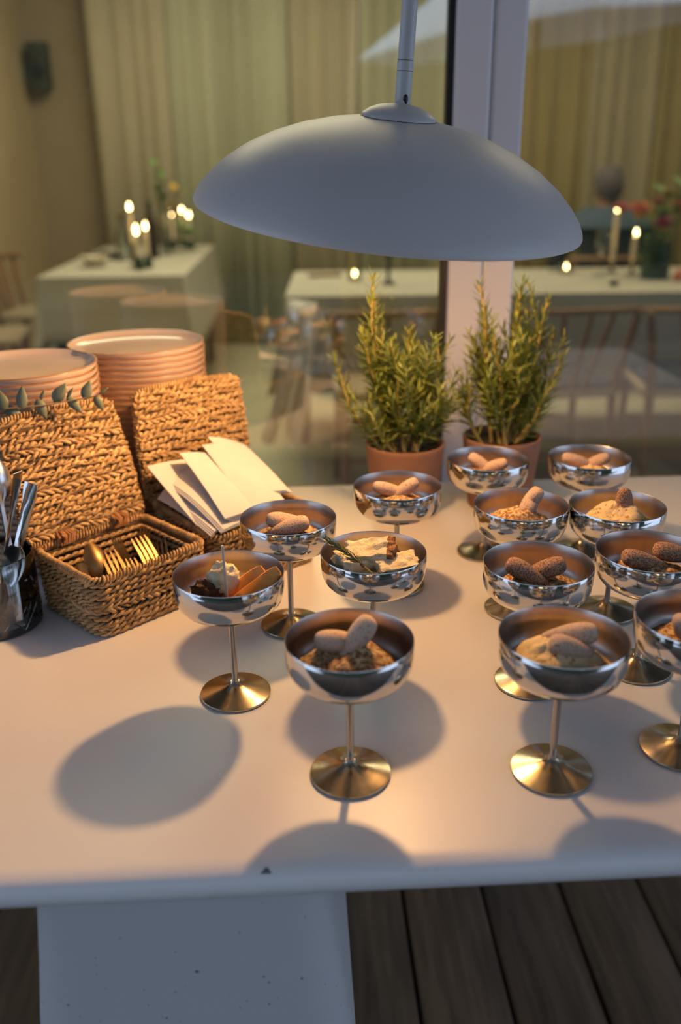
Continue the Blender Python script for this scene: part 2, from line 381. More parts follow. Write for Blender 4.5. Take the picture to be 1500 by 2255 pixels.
# the near end of the long cloth is gathered and hangs down
gb = MB(); rings = []
for k in range(10):
    d = k / 9; rings.append([(-.20 - .06 * d - .05 * d * d + .10 * (1 + .5 * d) * u_ + .015 * math.sin(u_ * 20 + d * 3), 3.56 - .02 - .10 * d - .05 * u_ + .025 * math.sin(u_ * 25 + d * 2), -.012 - (.50 + .06 * math.sin(u_ * 9)) * d) for u_ in [i / 14 for i in range(15)]])
v = [p for r in rings for p in r]; f = [(i * 15 + k, i * 15 + k + 1, (i + 1) * 15 + k + 1, (i + 1) * 15 + k) for i in range(9) for k in range(14)]
o = link('brightened_cloth_corner', mesh(v, f), M['napkin'], bpy.data.objects['tablecloth.001']); o.matrix_parent_inverse = Matrix.Translation(bpy.data.objects['tablecloth.001'].location).inverted(); o.modifiers.new('thick', 'SOLIDIFY').thickness = .003  # paler material stands in for brighter light on this end

def chair(loc, rz, label, pad=None, group=None):
    """wooden spindle chair; the backrest is at local -y, it faces +y"""
    t = thing('dining_chair', label, 'chair', loc, rz, group)
    s_ = MB(); s_.loft([rrect(.215, .205, .05, .425, 4), rrect(.22, .21, .05, .437, 4), rrect(.215, .205, .05, .45, 4)]); s_.build('seat', M['paper_cord'], t)
    for x, y in ((-.19, .17), (.19, .17)): MB().tube([(x * 1.05, y * 1.08, 0), (x, y, .43)], [.012, .017], 8).build('leg', M['oak'], t)
    for x in (-1, 1): MB().tube([(x * .195, -.23, 0), (x * .19, -.18, .43), (x * .21, -.215, .60), (x * .235, -.235, .735)], [.013, .018, .016, .013], 8).build('leg', M['oak'], t)
    MB().tube([(-.25, -.19, .735), (-.2, -.235, .74), (-.1, -.262, .743), (0, -.27, .744), (.1, -.262, .743), (.2, -.235, .74), (.25, -.19, .735)], .017, 8, flat=.8).build('top_rail', M['oak'], t)
    for x in (-.12, -.045, .045, .12): MB().tube([(x * .55, -.19, .44), (x * 1.1, -.262, .735)], .009, 6).build('spindle', M['oak'], t)
    MB().tube([(-.19, -.2, .2), (.19, -.2, .2)], .009, 6).build('stretcher', M['oak'], t)
    MB().tube([(-.19, .175, .25), (.19, .175, .25)], .009, 6).build('stretcher', M['oak'], t)
    if pad:
        p = MB(); p.loft([rrect(.19, .18, .05, .45, 4), rrect(.2, .19, .05, .465, 4), rrect(.18, .17, .05, .478, 4)]); p.build('seat_pad', M['blue_pad'], t)
    return t
chair((.79, 3.335, FZ), math.radians(8), 'wooden chair right behind the right rosemary, back to the window', True)
chair((1.34, 3.335, FZ), math.radians(-4), 'wooden chair with navy seat pad at the far right, back to the window', True)
chair((.20, 3.335, FZ), math.radians(4), 'wooden chair seen through the left rosemary at the long table', False)
chair((-1.78, 4.45, FZ), math.radians(-78), 'wooden chair at the left edge beside the candlelit table', False)
chair((-1.72, 5.25, FZ), math.radians(-92), 'wooden chair behind the far left side of the candlelit table', False)
pch = chair((1.52, 5.07, FZ), math.radians(-6), 'wooden chair under the person in the dark jacket', False)

def candle(x, y, h, label, hold_h=.045, lit=True, holder='green', r=.011, lean=0, group='candles on the dining tables'):
    g = MB()
    if holder == 'brass': g.lathe([(0, 0), (.03, 0), (.03, .004), (.008, .01), (.007, hold_h - .02), (.014, hold_h), (.012, hold_h), (.0, hold_h - .012)], 16)
    else: g.lathe([(0, 0), (.022, 0), (.024, .01), (.020, hold_h - .008), (.017, hold_h), (.012, hold_h), (.0, hold_h - .012)], 16)
    o = g.build('candle_holder', M['brass'] if holder == 'brass' else M['greenglass'], loc=(x, y, .0025))
    tag(o, ('brass' if holder == 'brass' else 'green glass') + ' holder of the ' + label.replace(' on the left table', '').replace(' at the table end', ''), 'candle holder', 'candle holders on the dining tables')
    t = thing('candle', label, 'candle', (x, y, hold_h - .0105), 0, group)
    hb_ = h - hold_h + .0105
    MB().lathe([(0, 0), (r, 0), (r * .92, hb_ - .006), (r * .8, hb_), (0, hb_ - .003)], 14).build('wax', M['wax'], t)
    MB().tube([(0, 0, hb_ - .003), (0, 0, hb_ + .006)], .0009, 5).build('wick', M['black'], t)
    if lit: MB().lathe([(0, .004), (.0045, .009), (.006, .016), (.0045, .026), (.0018, .036), (0, .042)], 10, c=(0, 0, hb_)).build('flame', M['flame'], t)
candle(-1.035, 4.66, .275, 'tall lit candle at the left of the front trio on the left table', .12, holder='brass')
candle(-1.000, 4.60, .175, 'short lit candle in the middle of the front trio', .06)
candle(-.955, 4.62, .185, 'short lit candle at the right of the front trio', .06)
candle(-.985, 4.54, .168, 'lit candle nearest the window in the front cluster', .06)
candle(-1.055, 5.70, .205, 'unlit candle left of the three lit ones at the table end', .05, lit=False)
candle(-1.02, 5.74, .19, 'lit candle at the left of the back trio on the left table', .05)
candle(-.965, 5.80, .205, 'lit candle in the middle of the back trio', .05)
candle(-.91, 5.72, .18, 'lit candle at the right of the back trio', .05)
candle(1.262, 4.20, .265, 'tall lit candle in front of the seated person', .05, holder='brass')
candle(1.335, 4.13, .16, 'shorter lit candle beside the pink flower vase', .05, holder='brass')
def votive(x, y, label):
    t = thing('tealight', label, 'candle', (x, y, .0025))
    MB().lathe([(0, 0), (.028, 0), (.031, .05), (.029, .05), (.026, .004), (0, .004)], 18).build('glass_cup', M['glass'], t)
    MB().lathe([(0, .004), (.02, .004), (.02, .02), (0, .02)], 14).build('wax', M['wax'], t)
    MB().lathe([(0, .021), (.005, .026), (.004, .036), (0, .046)], 8).build('flame', M['flame'], t)
votive(.075, 4.02, 'glowing tealight above the tip of the left rosemary')
votive(1.05, 4.19, 'glowing tealight on the long cloth right of the lamp shade')
def wine_glass(x, y, label):
    t = thing('wine_glass', label, 'glass', (x, y, .0025), 0, 'wine glasses on the long table')
    MB().lathe([(0, 0), (.034, 0), (.034, .0015), (.006, .005), (0, .005)], 20).build('foot', M['glass'], t)
    MB().lathe([(0, .004), (.0045, .006), (.003, .04), (.0035, .085), (0, .088)], 10).build('stem', M['glass'], t)
    MB().lathe([(.004, .086), (.028, .105), (.038, .135), (.037, .165), (.031, .20), (.030, .20), (.0355, .165), (.0365, .135), (.027, .107), (0, .09)], 24).build('bowl', M['glass'], t)
wine_glass(1.18, 4.10, 'wine glass in front of the dark jacket, left of the tall candle')
wine_glass(1.02, 4.27, 'wine glass beside the edge of the lamp shade')
t = thing('wine_bottle', 'dark bottle on the left table behind the front candles', 'bottle', (-1.035, 5.15, .0025))
MB().lathe([(0, 0), (.037, 0), (.037, .17), (.03, .20), (.014, .235), (.0135, .30), (0, .30)], 18).build('body', M['bottle'], t)
MB().lathe([(.0145, .26), (.0145, .302), (0, .302)], 14).build('foil_cap', M['black'], t)
t = thing('water_bottle', 'clear glass bottle left of the tall candle on the left table', 'bottle', (-1.16, 5.0, .0025))
MB().lathe([(0, 0), (.04, 0), (.04, .13), (.018, .18), (.018, .22), (.016, .22), (.016, .178), (.037, .128), (.037, .004), (0, .004)], 18).build('body', M['glass'], t)
MB().lathe([(0, .22), (.02, .22), (.02, .24), (0, .24)], 14).build('stopper', M['brass'], t)
t = thing('candlestick', 'dark candlestick on the long table between the rosemary plants', 'candle holder', (.215, 3.87, .0025))
MB().lathe([(0, 0), (.03, 0), (.03, .008), (.008, .02), (.008, .10), (.015, .115), (.012, .13), (0, .125)], 16).build('stand', M['black'], t)
MB().lathe([(0, .12), (.010, .12), (.009, .19), (0, .188)], 12).build('candle_stub', M['wax'], t)
o = MB().loft([rrect(.075, .028, .01, 0, 3), rrect(.075, .028, .01, .012, 3)]).build('menu_folder', M['oak'], None, loc=(-.06, 4.19, .0025), rot=(0, 0, .2)); tag(o, 'small flat dark brown folder lying on the long tablecloth', 'folder')
o = MB().ball((0, 0, .012), .016, sc=(1.3, 1, .7), bumpy=.2).build('dark_fig', M['black'], None, loc=(1.14, 3.74, .004)); tag(o, 'small dark round fruit near the front of the long tablecloth', 'fruit')
# bowl and dark napkin on the left table
t = thing('serving_bowl', 'pale bowl near the front of the left table', 'bowl', (-1.25, 4.72, .0025))
MB().lathe([(0, 0), (.04, 0), (.075, .05), (.072, .05), (.038, .006), (0, .006)], 24).build('body', M['ceramic'], t)
MB().lathe([(.075, .05), (.078, .052), (.075, .054), (.072, .052)], 24, close=True).build('rim', M['plate_side'], t)
v = [(x * .09, y * .06, .02 + .02 * math.sin(x * 4 + y * 3) * (1 - abs(x) * .4)) for y in np.linspace(-1, 1, 9) for x in np.linspace(-1, 1, 11)]
o = link('dark_napkin', mesh(v, [(i * 11 + k, i * 11 + k + 1, i * 11 + k + 12, i * 11 + k + 11) for i in range(8) for k in range(10)]), M['black'], loc=(-1.30, 5.14, .004)); o.modifiers.new('thick', 'SOLIDIFY').thickness = .012; tag(o, 'crumpled dark napkin behind the pale bowl on the left table', 'napkin')
def leafmesh(l, w, bend=.2, n=5, fold=.15):
    v = []; f = []
    for i in range(n + 1):
        s_ = i / n; ww = w * math.sin(PI * min(1, s_ ** .75)) * .5 + .0002; z = -bend * l * s_ * s_
        v += [(s_ * l, -ww, z + fold * ww), (s_ * l, 0, z), (s_ * l, ww, z + fold * ww)]
    for i in range(n):
        for k in (0, 1): f.append((i * 3 + k, i * 3 + 3 + k, i * 3 + 4 + k, i * 3 + 1 + k))
    return mesh(v, f)
def vase(x, y, label, h, r, m):
    t = thing('vase', label, 'vase', (x, y, .0025))
    MB().lathe([(0, 0), (r, 0), (r * 1.08, h * .5), (r, h), (r * .93, h), (r, h * .5), (r * .92, .006), (0, .006)], 22).build('body', m, t); MB().lathe([(r, h), (r * 1.05, h + .003), (r * .93, h + .003)], 22, close=True).build('lip', m, t)
    return t
vase(1.385, 3.98, 'square green glass vase holding the pink flowers', .15, .06, M['greenglass'])
def flower(x, y, z, r, m, label, base=(1.385, 3.98)):
    t = thing('flower', label, 'flower', (base[0] + (x - base[0]) * .25, base[1] + (y - base[1]) * .25, .02), 0, None)
    d = (x - t.location.x, y - t.location.y, z - .02)
    MB().tube([(0, 0, 0), (d[0] * .4, d[1] * .4, d[2] * .6), d], .003, 6).build('stem', M['leaf'], t)
    MB().ball(d, r * .4, 10, 6, sc=(1, 1, .6)).build('centre', M['yellow'] if m is not M['yellow'] else M['black'], t)
    pmesh = leafmesh(r * 1.1, r * .8, -.35)
    for k in range(10):
        a = 2 * PI * k / 10 + (k % 2) * .1; p = link('petal', pmesh, None if k else m, t, loc=d, rot=(0, -.35 - .35 * (k % 2), a))
    lf = leafmesh(.08, .03); link('leaf', lf, M['leaf'], t, loc=(d[0] * .4, d[1] * .4, d[2] * .6), rot=(0, -.4, x * 40))
flower(1.215, 3.98, .280, .042, M['pink'], 'pink flower just right of the tall candle flame')
flower(1.285, 3.96, .265, .062, M['coral'], 'big coral flower in the green vase')
flower(1.385, 3.94, .215, .050, M['magenta'], 'magenta flower low at the right of the green vase')
flower(1.48, 4.0, .28, .055, M['coral'], 'coral flower at the far right of the bouquet')
flower(1.43, 4.06, .34, .03, M['yellow'], 'mustard flower at the top right of the bouquet')
flower(1.385, 4.04, .31, .03, M['pink'], 'small pale pink flower behind the magenta one')
o = MB().ball((0, 0, .025), .026, 12, 8, bumpy=.35).build('fallen_bloom', M['coral'], None, loc=(1.46, 3.88, .0025)); tag(o, 'small coral bloom lying on the cloth beside the vase', 'flower')
vase(-.985, 5.32, 'slim vase with green leaves among the left table candles', .16, .03, M['glass'])
def branch(name, x, y, label, tips, base, m=None):
    t = thing(name, label, 'branch', (base[0], base[1], .02))
    for (dx, dy, dz) in tips:
        MB().tube([(0, 0, 0), (dx * .5, dy * .5, dz * .6), (dx, dy, dz)], .003, 6).build('stem', M['leaf'], t)
        for k in range(7):
            s_ = .55 + .45 * k / 6; lm = leafmesh(.10, .05); q = link('leaf', lm, m or M['leaf'], t, loc=(dx * s_, dy * s_, dz * s_), rot=(0, -.6 + .3 * (k % 2), k * 2.4))
branch('green_branch', 0, 0, 'leafy green branch in the slim vase on the left table', [(-.03, -.02, .46), (.0, .02, .40)], (-.985, 5.32))
branch('yellow_branch', 0, 0, 'yellowish leafy branch right of the green one on the left table', [(.06, .0, .33)], (-.980, 5.32), M['yellow'])
branch('low_greens', 0, 0, 'sprig of green leaves low between the two candle trios', [(.0, -.02, .12), (.05, .0, .09)], (-.93, 5.55))
branch('bouquet_greens', 0, 0, 'green foliage at the right of the pink flower vase', [(.10, .05, .36), (.03, .08, .33), (.0, -.03, .20)], (1.385, 3.98))

# ------------------------------------------------------------------ the seated person
def skin_figure():
    P = bpy.data.objects.new('person', None); COL.objects.link(P)
    def skin(name, pts, edges, radii, m, sub=2):
        me = bpy.data.meshes.new(name); me.from_pydata(pts, edges, []); o = bpy.data.objects.new(name, me); COL.objects.link(o); o.parent = P
        mo = o.modifiers.new('skin', 'SKIN'); mo.use_smooth_shade = True
        for i, r in enumerate(radii): me.skin_vertices[0].data[i].radius = (r if isinstance(r, tuple) else (r, r))
        me.skin_vertices[0].data[0].use_root = True
        s_ = o.modifiers.new('sub', 'SUBSURF'); s_.levels = sub; s_.render_levels = sub; me.materials.append(m); return o
    # local frame: facing +y, seated, origin at the floor
    pts = [(0, 0, .52), (0, -.02, .68), (0, -.01, .86), (0, .0, .97), (0, .02, 1.06),
           (.12, -.01, .985), (.225, -.01, .955), (.275, .05, .70), (.20, .27, .69), (.17, .35, .71),
           (-.12, -.01, .985), (-.225, -.01, .955), (-.275, .05, .70), (-.20, .27, .69), (-.17, .35, .71),
           (.09, .02, .50), (.11, .42, .50), (.11, .44, .09), (.11, .56, .05),
           (-.09, .02, .50), (-.11, .42, .50), (-.11, .44, .09), (-.11, .56, .05)]
    ed = [(0, 1), (1, 2), (2, 3), (3, 4), (2, 5), (5, 6), (6, 7), (7, 8), (8, 9), (2, 10), (10, 11), (11, 12), (12, 13), (13, 14), (0, 15), (15, 16), (16, 17), (17, 18), (0, 19), (19, 20), (20, 21), (21, 22)]
    rad = [(.15, .11), (.15, .105), (.185, .12), (.080, .075), (.055, .055), (.085, .085), (.07, .07), (.052, .05), (.04, .038), (.03, .024), (.085, .085), (.07, .07), (.052, .05), (.04, .038), (.03, .024), (.085, .08), (.062, .06), (.04, .04), (.032, .025), (.085, .08), (.062, .06), (.04, .04), (.032, .025)]
    skin('body', pts, ed, rad, M['jacket'])
    # head with face, ears, neck
    h = MB(); h.ball((0, .03, 1.165), .1, 20, 14, sc=(.78, .95, 1.12)); h.tube([(0, .01, .99), (0, .02, 1.10)], [.056, .052], 14)
    for s_ in (-1, 1):
        h.ball((s_ * .079, .02, 1.16), .03, 8, 6, sc=(.3, .6, 1)); h.ball((s_ * .03, .12, 1.18), .011, 8, 6)
    h.tube([(0, .12, 1.185), (0, .143, 1.15), (0, .125, 1.142)], [.008, .014, .012], 8); h.ball((0, .113, 1.115), .02, 8, 6, sc=(1.2, .6, .35)); h.ball((0, .10, 1.08), .03, 8, 6, sc=(1, .8, .7))
    h.build('head', M['skin'], P)
    hr = MB(); hr.ball((0, .012, 1.19), .104, 20, 12, sc=(.82, .95, 1.02), bumpy=.05); hr.build('hair', M['hair'], P)
    sh = MB(); v = []
    sh.lathe([(.06, .03), (.10, .02), (.17, -.03), (.20, -.08), (.19, -.08), (.16, -.04), (.10, .005), (.06, .015)], 24, close=True)
    for i, p in enumerate(sh.v): sh.v[i] = (p[0] * 1.34, p[1] * .78 - .012, p[2] + 1.035)
    sh.build('lit_shoulder_band', M['shoulder'], P)  # bluish window light across the jacket shoulders, built as a coloured band
    for s_ in (-1, 1):
        hd = MB(); c = Vector((s_ * .165, .37, .715)); hd.ball(c, .04, 10, 8, sc=(.9, 1.1, .4))
        for k in range(4): hd.tube([c + Vector((-.027 + .018 * k, .03, 0)), c + Vector((-.028 + .019 * k, .07, .006)), c + Vector((-.028 + .019 * k, .10 - .006 * abs(k - 1.5), -.006))], [.009, .008, .006], 6)
        hd.tube([c + Vector((-s_ * .03, .0, 0)), c + Vector((-s_ * .05, .03, .004)), c + Vector((-s_ * .048, .055, -.002))], [.010, .009, .007], 6)
        hd.build('hand', M['skin'], P)
        sc_ = MB(); sc_.ball((s_ * .11, .53, .045), .05, 10, 8, sc=(.8, 1.9, .85)); sc_.build('shoe', M['black'], P)
    return P
P = skin_figure(); P.scale = (.93, .93, .93); P.location = (1.47, 5.08, FZ); P.rotation_euler = (0, 0, math.radians(-6)); tag(P, 'person in a dark jacket seated with the back to us behind the flowers', 'person')

# ------------------------------------------------------------------ buffet table
TB = thing('buffet_table', 'white lacquered buffet table carrying the dessert coupes and baskets', 'table', (-.12, .9375, 0), AL)
hx, hy, cr = 1.0, .430, .045
rings = []
for ins, z in ((.08, 0), (.022, 0), (.016, 0), (.009, -.0012), (.004, -.004), (.001, -.0085), (0, -.013), (.001, -.0175), (.004, -.0225), (.010, -.026), (.02, -.027)): rings.append(rrect(hx - ins, hy - ins, max(cr - ins, .004), z, 8))
b = MB(); b.loft(rings); b.build('tabletop', M['table'], TB)
pd = MB(); rings = []
for z, w0, w1, d0 in ((-.026, -.112, .120, -.408), (-.035, -.112, .120, -.410), (-.06, -.114, .123, -.411), (-.12, -.120, .130, -.412), (-.18, -.127, .137, -.413), (-.25, -.133, .143, -.414), (-.40, -.140, .152, -.415), (-.62, -.146, .158, -.416), (FZ, -.15, .162, -.417)):
    rings.append(rrect((w1 - w0) / 2, -d0, .035, z, 6, ((w0 + w1) / 2, 0)))
pd.loft(rings); pd.build('pedestal', M['pedestal'], TB, loc=(-.033, 0, 0))
ch = MB(); ch.add([(-.006, 0, 0), (.006, 0.0, 0), (.0065, .004, .0), (.002, .0105, .0), (-.001, .0105, 0), (-.0065, .004, 0)], [(0, 1, 2, 3, 4, 5)]); ch.v = [(x, y, z + .0003) for x, y, z in ch.v] + [(x * 1.02, y, z - .004) for x, y, z in ch.v]
ch.f = [(0, 1, 2, 3, 4, 5)] + [(i, (i + 1) % 6, 6 + (i + 1) % 6, 6 + i) for i in range(6)]; ch.mi = [0] * 7
ch.build('chipped_spot', M['chip'], TB, smooth=False, loc=(.041, -.4255, -.0043), rot=(.62, 0, 0)).scale = (.62, .62, 1)

# ------------------------------------------------------------------ dessert coupes
COUPES = {'A': (.006, .6276), 'B': (-.1062, .7539), 'D': (.1795, .6285), 'G': (.1887, .7689), 'F': (-.0572, .894), 'C': (.0321, .7986), 'L': (.0682, .9919), 'I': (.2025, .9249), 'J': (.3085, .9183), 'E': (.1913, 1.0892), 'P': (.3237, 1.0918), 'H': (.3043, .7936), 'K': (.3004, .6566)}
PLACE = {'A': 'nearest the front edge in the middle', 'B': 'holding orange slices and a wooden skewer', 'D': 'nearest the front edge at the right, its whole foot visible', 'G': 'behind the front right coupe, with two cocoa dusted biscuits in a V', 'F': 'in front of the napkin basket', 'C': 'holding cheesecake pieces and a rosemary sprig', 'L': 'standing alone in front of the left rosemary pot', 'I': 'with one biscuit leaning upright, third row on the right side', 'J': 'with a single upright biscuit, touching its left neighbour', 'E': 'in front of the right rosemary pot', 'P': 'farthest back at the right', 'H': 'with two long biscuits, cut off by the right edge in the middle', 'K': 'cut off by the right edge nearest the front'}
def make_coupe():
    t = thing('dessert_coupe', '', 'coupe', (0, 0, 0), 0, 'steel dessert coupes on the white table')
    out = [(0, .0905), (.010, .0907), (.020, .0915), (.030, .0932), (.0385, .0960), (.0450, .1000), (.0492, .1050), (.0514, .1110), (.0523, .1180), (.0525, .1325)]
    inn = [(.0521, .1332), (.0516, .1325), (.0514, .1182), (.0505, .1114), (.0484, .1057), (.0443, .1010), (.0380, .0971), (.0297, .0943), (.020, .0927), (0, .0918)]
    MB().lathe(out + inn, 56, mi=[0] * (len(out)) + [1] * (len(inn) - 1) + [1]).build('bowl', [M['steel'], M['brushed']], t, smooth=60)
    MB().lathe([(0, .012), (.0042, .012), (.0034, .016), (.0031, .022), (.0031, .084), (.0036, .089), (.0065, .0918), (0, .0918)], 18).build('stem', M['stemsteel'], t)
    MB().lathe([(0, 0), (.0335, 0), (.0347, .0008), (.0349, .0020), (.0345, .0031), (.0325, .0037), (.025, .0055), (.016, .0082), (.009, .0108), (.0052, .0135), (.0042, .015), (0, .015)], 48).build('foot', M['foot'], t)
    return t
c0 = make_coupe(); first = True
for k, (x, y) in COUPES.items():
    lb = 'steel dessert coupe ' + PLACE[k]
    if first: c0.location = (x, y, 0); c0['label'] = lb; first = False
    else: dup(c0, (x, y, 0), random.uniform(0, 6), lb)

def mound(name, c, R, h, z0, m, seed, lumps=.35, cx_=0, cy_=0):
    nr, ns = 14, 40; v = [(0, 0, 0)]; f = []
    def hz(x, y, s_): return z0 + h * (1 - s_ ** 2.2) * (1 + lumps * noise.fractal(Vector((x * 45, y * 45, seed)), .8, 2, 4)) + .0015 * noise.noise(Vector((x * 300, y * 300, seed)))
    v = [(cx_, cy_, hz(cx_, cy_, 0))]
    for i in range(1, nr + 1):
        s_ = i / nr
        for k in range(ns):
            a = 2 * PI * k / ns; rr = R * s_ * (1 + .10 * s_ * noise.noise(Vector((math.cos(a) * 1.5, math.sin(a) * 1.5, seed)))); rr = min(rr, .0452)
            x, y = cx_ * (1 - s_ * .5) + rr * math.cos(a), cy_ * (1 - s_ * .5) + rr * math.sin(a); v.append((x, y, hz(x, y, s_)))
    for k in range(ns):
        x, y, z = v[1 + (nr - 1) * ns + k]; v.append((x * .5, y * .5, .0955))
    for k in range(ns): f.append((0, 1 + k, 1 + (k + 1) % ns))
    for i in range(nr):
        for k in range(ns): a = 1 + i * ns; f.append((a + k, a + ns + k, a + ns + (k + 1) % ns, a + (k + 1) % ns))
    f.append(tuple(1 + nr * ns + k for k in range(ns)))
    return link(name, mesh(v, f), m, None, 80, loc=(c[0], c[1], 0))
def biscuit(c, fat, thin, m, label, L=.046, rf=.0125, rt=.0062, flat=.72):
    a = Vector(fat); b_ = Vector(thin); d = (b_ - a)
    if d.length < .038: b_ = a + d.normalized() * .038; d = b_ - a
    n = d.normalized(); a = a - n * .004; Lh = (b_ - a).length + .004
    side = n.cross(Vector((0, 0, 1))); side = side.normalized() if side.length > .2 else Vector((1, 0, 0)); up = side.cross(n)
    seg, N_ = 20, 18; v = []; f = []
    sd = random.uniform(0, 50); flat = .82
    for i in range(N_ + 1):
        th = PI * i / N_; u_ = (1 - math.cos(th)) / 2
        rad = (rf + (rt - rf) * u_ ** 1.1) * math.sin(th) ** .62
        for k in range(seg):
            q = 2 * PI * k / seg; w = rad * (1 + .05 * noise.noise(Vector((u_ * 3, math.cos(q) * 1.2 + sd, math.sin(q) * 1.2))))
            v.append(a + n * (u_ * Lh) + side * (w * math.cos(q)) + up * (w * flat * math.sin(q)))
    for i in range(N_):
        for k in range(seg): f.append((i * seg + k, (i + 1) * seg + k, (i + 1) * seg + (k + 1) % seg, i * seg + (k + 1) % seg))
    o = link('ladyfinger', mesh(v, f), m, None, 80, loc=(c[0], c[1], 0)); tag(o, label, 'biscuit', 'ladyfinger biscuits in the coupes')
BI = {'A': [((-.0235, .004, .1285), (.006, .014, .122)), ((.0165, .009, .143), (-.004, .0015, .1175))],
      'F': [((-.0200, .006, .1270), (.012, .016, .120)), ((.0190, -.0034, .1275), (-.0140, -.004, .118))],
      'D': [((-.0085, -.006, .1290), (.0205, -.006, .1175)), ((.0260, .008, .1305), (-.004, .014, .124))],
      'G': [((-.0260, .003, .1300), (-.001, -.004, .1170)), ((.0235, .004, .1290), (-.004, .006, .1180))],
      'H': [((-.0250, -.005, .1290), (.0140, -.004, .1170)), ((.010, .008, .1300), (.040, .007, .1230))],
      'I': [((.0205, .006, .1440), (.006, .012, .1190)), ((.0045, -.006, .1250), (.0120, .008, .132))],
      'J': [((.0076, .004, .1470), (.0092, .002, .1080))],
      'E': [((-.0190, .012, .1310), (.001, .006, .1170)), ((.0215, -.004, .1275), (-.002, .003, .1170))],
      'P': [((-.0290, .009, .1290), (.006, .010, .1185)), ((.0245, .007, .1290), (.002, .010, .1180))],
      'L': [((-.0250, .008, .1280), (.004, .012, .1190)), ((.0220, .011, .1320), (-.002, .008, .1160))],
      'K': [((-.0180, -.006, .1340), (-.008, -.002, .1100))]}
BL = {'A': ['left ladyfinger lying in the front middle coupe', 'right ladyfinger standing up in the front middle coupe'], 'F': ['left ladyfinger in the coupe before the napkin basket', 'right ladyfinger crossing over in the coupe before the napkin basket'], 'D': ['front ladyfinger in the front right coupe', 'back ladyfinger in the front right coupe'], 'G': ['left cocoa dusted ladyfinger of the V behind the front right coupe', 'right cocoa dusted ladyfinger of the V behind the front right coupe'], 'H': ['left brown ladyfinger in the coupe cut by the right edge', 'right brown ladyfinger cut by the right edge'], 'I': ['tilted upright ladyfinger pointing up right in the third row coupe', 'front ladyfinger leaning on the upright one in the third row coupe'], 'J': ['single upright ladyfinger splitting the cream of its coupe'], 'E': ['left ladyfinger in the coupe before the right rosemary pot', 'right rounded ladyfinger in the coupe before the right rosemary pot'], 'P': ['left ladyfinger in the farthest coupe', 'right ladyfinger in the farthest coupe'], 'L': ['left ladyfinger in the coupe before the left rosemary pot', 'right ladyfinger in the coupe before the left rosemary pot'], 'K': ['ladyfinger in the coupe cut off at the right front']}
SHORT = {'A': 'nearest the front edge in the middle', 'D': 'whose whole foot shows at the right', 'G': 'with two cocoa dusted biscuits in a V', 'F': 'in front of the napkin basket', 'L': 'before the left rosemary pot', 'I': 'with one biscuit leaning upright', 'J': 'with a single upright biscuit', 'E': 'before the right rosemary pot', 'P': 'farthest back at the right', 'H': 'cut off by the right edge in the middle', 'K': 'cut off at the right front'}
MOUND = {'A': (.0445, .020, .1045, 0, -.002), 'D': (.0435, .022, .1040, -.004, -.003), 'G': (.0425, .013, .1035, 0, 0), 'F': (.0435, .013, .1045, 0, 0), 'L': (.043, .013, .1045, 0, 0), 'I': (.0435, .022, .1040, .002, .0), 'J': (.0435, .027, .1040, .003, .0), 'E': (.043, .013, .1045, 0, 0), 'P': (.0435, .013, .1050, 0, 0), 'H': (.044, .016, .1045, .004, 0), 'K': (.0435, .018, .1030, 0, 0)}
for i, (k, (R, h, z0, cx_, cy_)) in enumerate(MOUND.items()):
    o = mound('tiramisu_cream', COUPES[k], R, h, z0, M['cream2'] if k in 'JDP' else M['cream'], i * 7.3, .35, cx_, cy_)
    tag(o, 'cocoa dusted cream in the coupe ' + SHORT[k], 'cream', 'tiramisu cream in the coupes')
    for (fa, th), lb in zip(BI[k], BL[k]):
        big = k in 'AGFDH'; biscuit(COUPES[k], fa, th, M['biscuit_cocoa'] if k in 'GHJ' else M['biscuit'], lb, rf=.0105 if k == 'J' else .0138 if big else .0116, rt=.0085 if k == 'J' else .0062)
# B: curd, dark cake, orange slices, wooden skewer
bx, by = COUPES['B']
o = mound('dessert_crumbs', (bx, by), .036, .006, .0985, M['cheese'], 3.3, .6, 0, 0); tag(o, 'pale crumbs and cream lying under the orange slices', 'crumbs')
o = MB().ball((0, 0, 0), .0155, 26, 20, bumpy=.22, freq=1.6, sc=(1, .9, 1.15), seed=2).build('curd_dollop', M['cheese'], None, 80, loc=(bx - .0055, by + .006, .122)); tag(o, 'knobbly dollop of pale curd behind the wooden skewer', 'dessert')
o = MB().ball((0, 0, 0), .0135, 22, 18, bumpy=.35, freq=1.8, sc=(1.05, 1, .95), seed=5).build('chocolate_cake', M['cake'], None, 80, loc=(bx - .0215, by - .004, .113)); tag(o, 'dark brown cake lump left of the curd', 'cake')
def slice_(name, p0, p1, rad, th, label, seed):
    a, b_ = Vector(p0), Vector(p1); n = 12; v = []; d = (b_ - a); s_ = d.cross(Vector((0, 0, 1))).normalized(); u_ = s_.cross(d.normalized())
    rings = []
    for i in range(n + 1):
        q = i / n; w = rad * (math.sin(PI * (.08 + .87 * q)) ** .6) + .0006; c = a + d * q - u_ * (.006 * math.sin(PI * q))
        tilt = -.65
        up = (u_ * math.cos(tilt) + s_ * math.sin(tilt)); sd = (s_ * math.cos(tilt) - u_ * math.sin(tilt))
        rings.append([c + up * (w * .72 * y) + sd * (th * x) for x, y in ((-1, -.55), (-.6, .9), (0, 1.0), (.6, .9), (1, -.55), (.5, -1), (-.5, -1))])
    b = MB(); b.loft(rings); o = b.build(name, M['orange'], None, 60, loc=(bx, by, 0)); tag(o, label, 'fruit', 'orange slices in the coupe with the skewer')
slice_('orange_slice', (-.002, -.004, .108), (.033, .006, .133), 0.0185, .0042, 'inner orange slice leaning on the curd', 1)
slice_('orange_slice', (.004, -.016, .106), (.0475, -.002, .1365), .0165, .0042, 'outer orange slice reaching the rim of the coupe', 2)
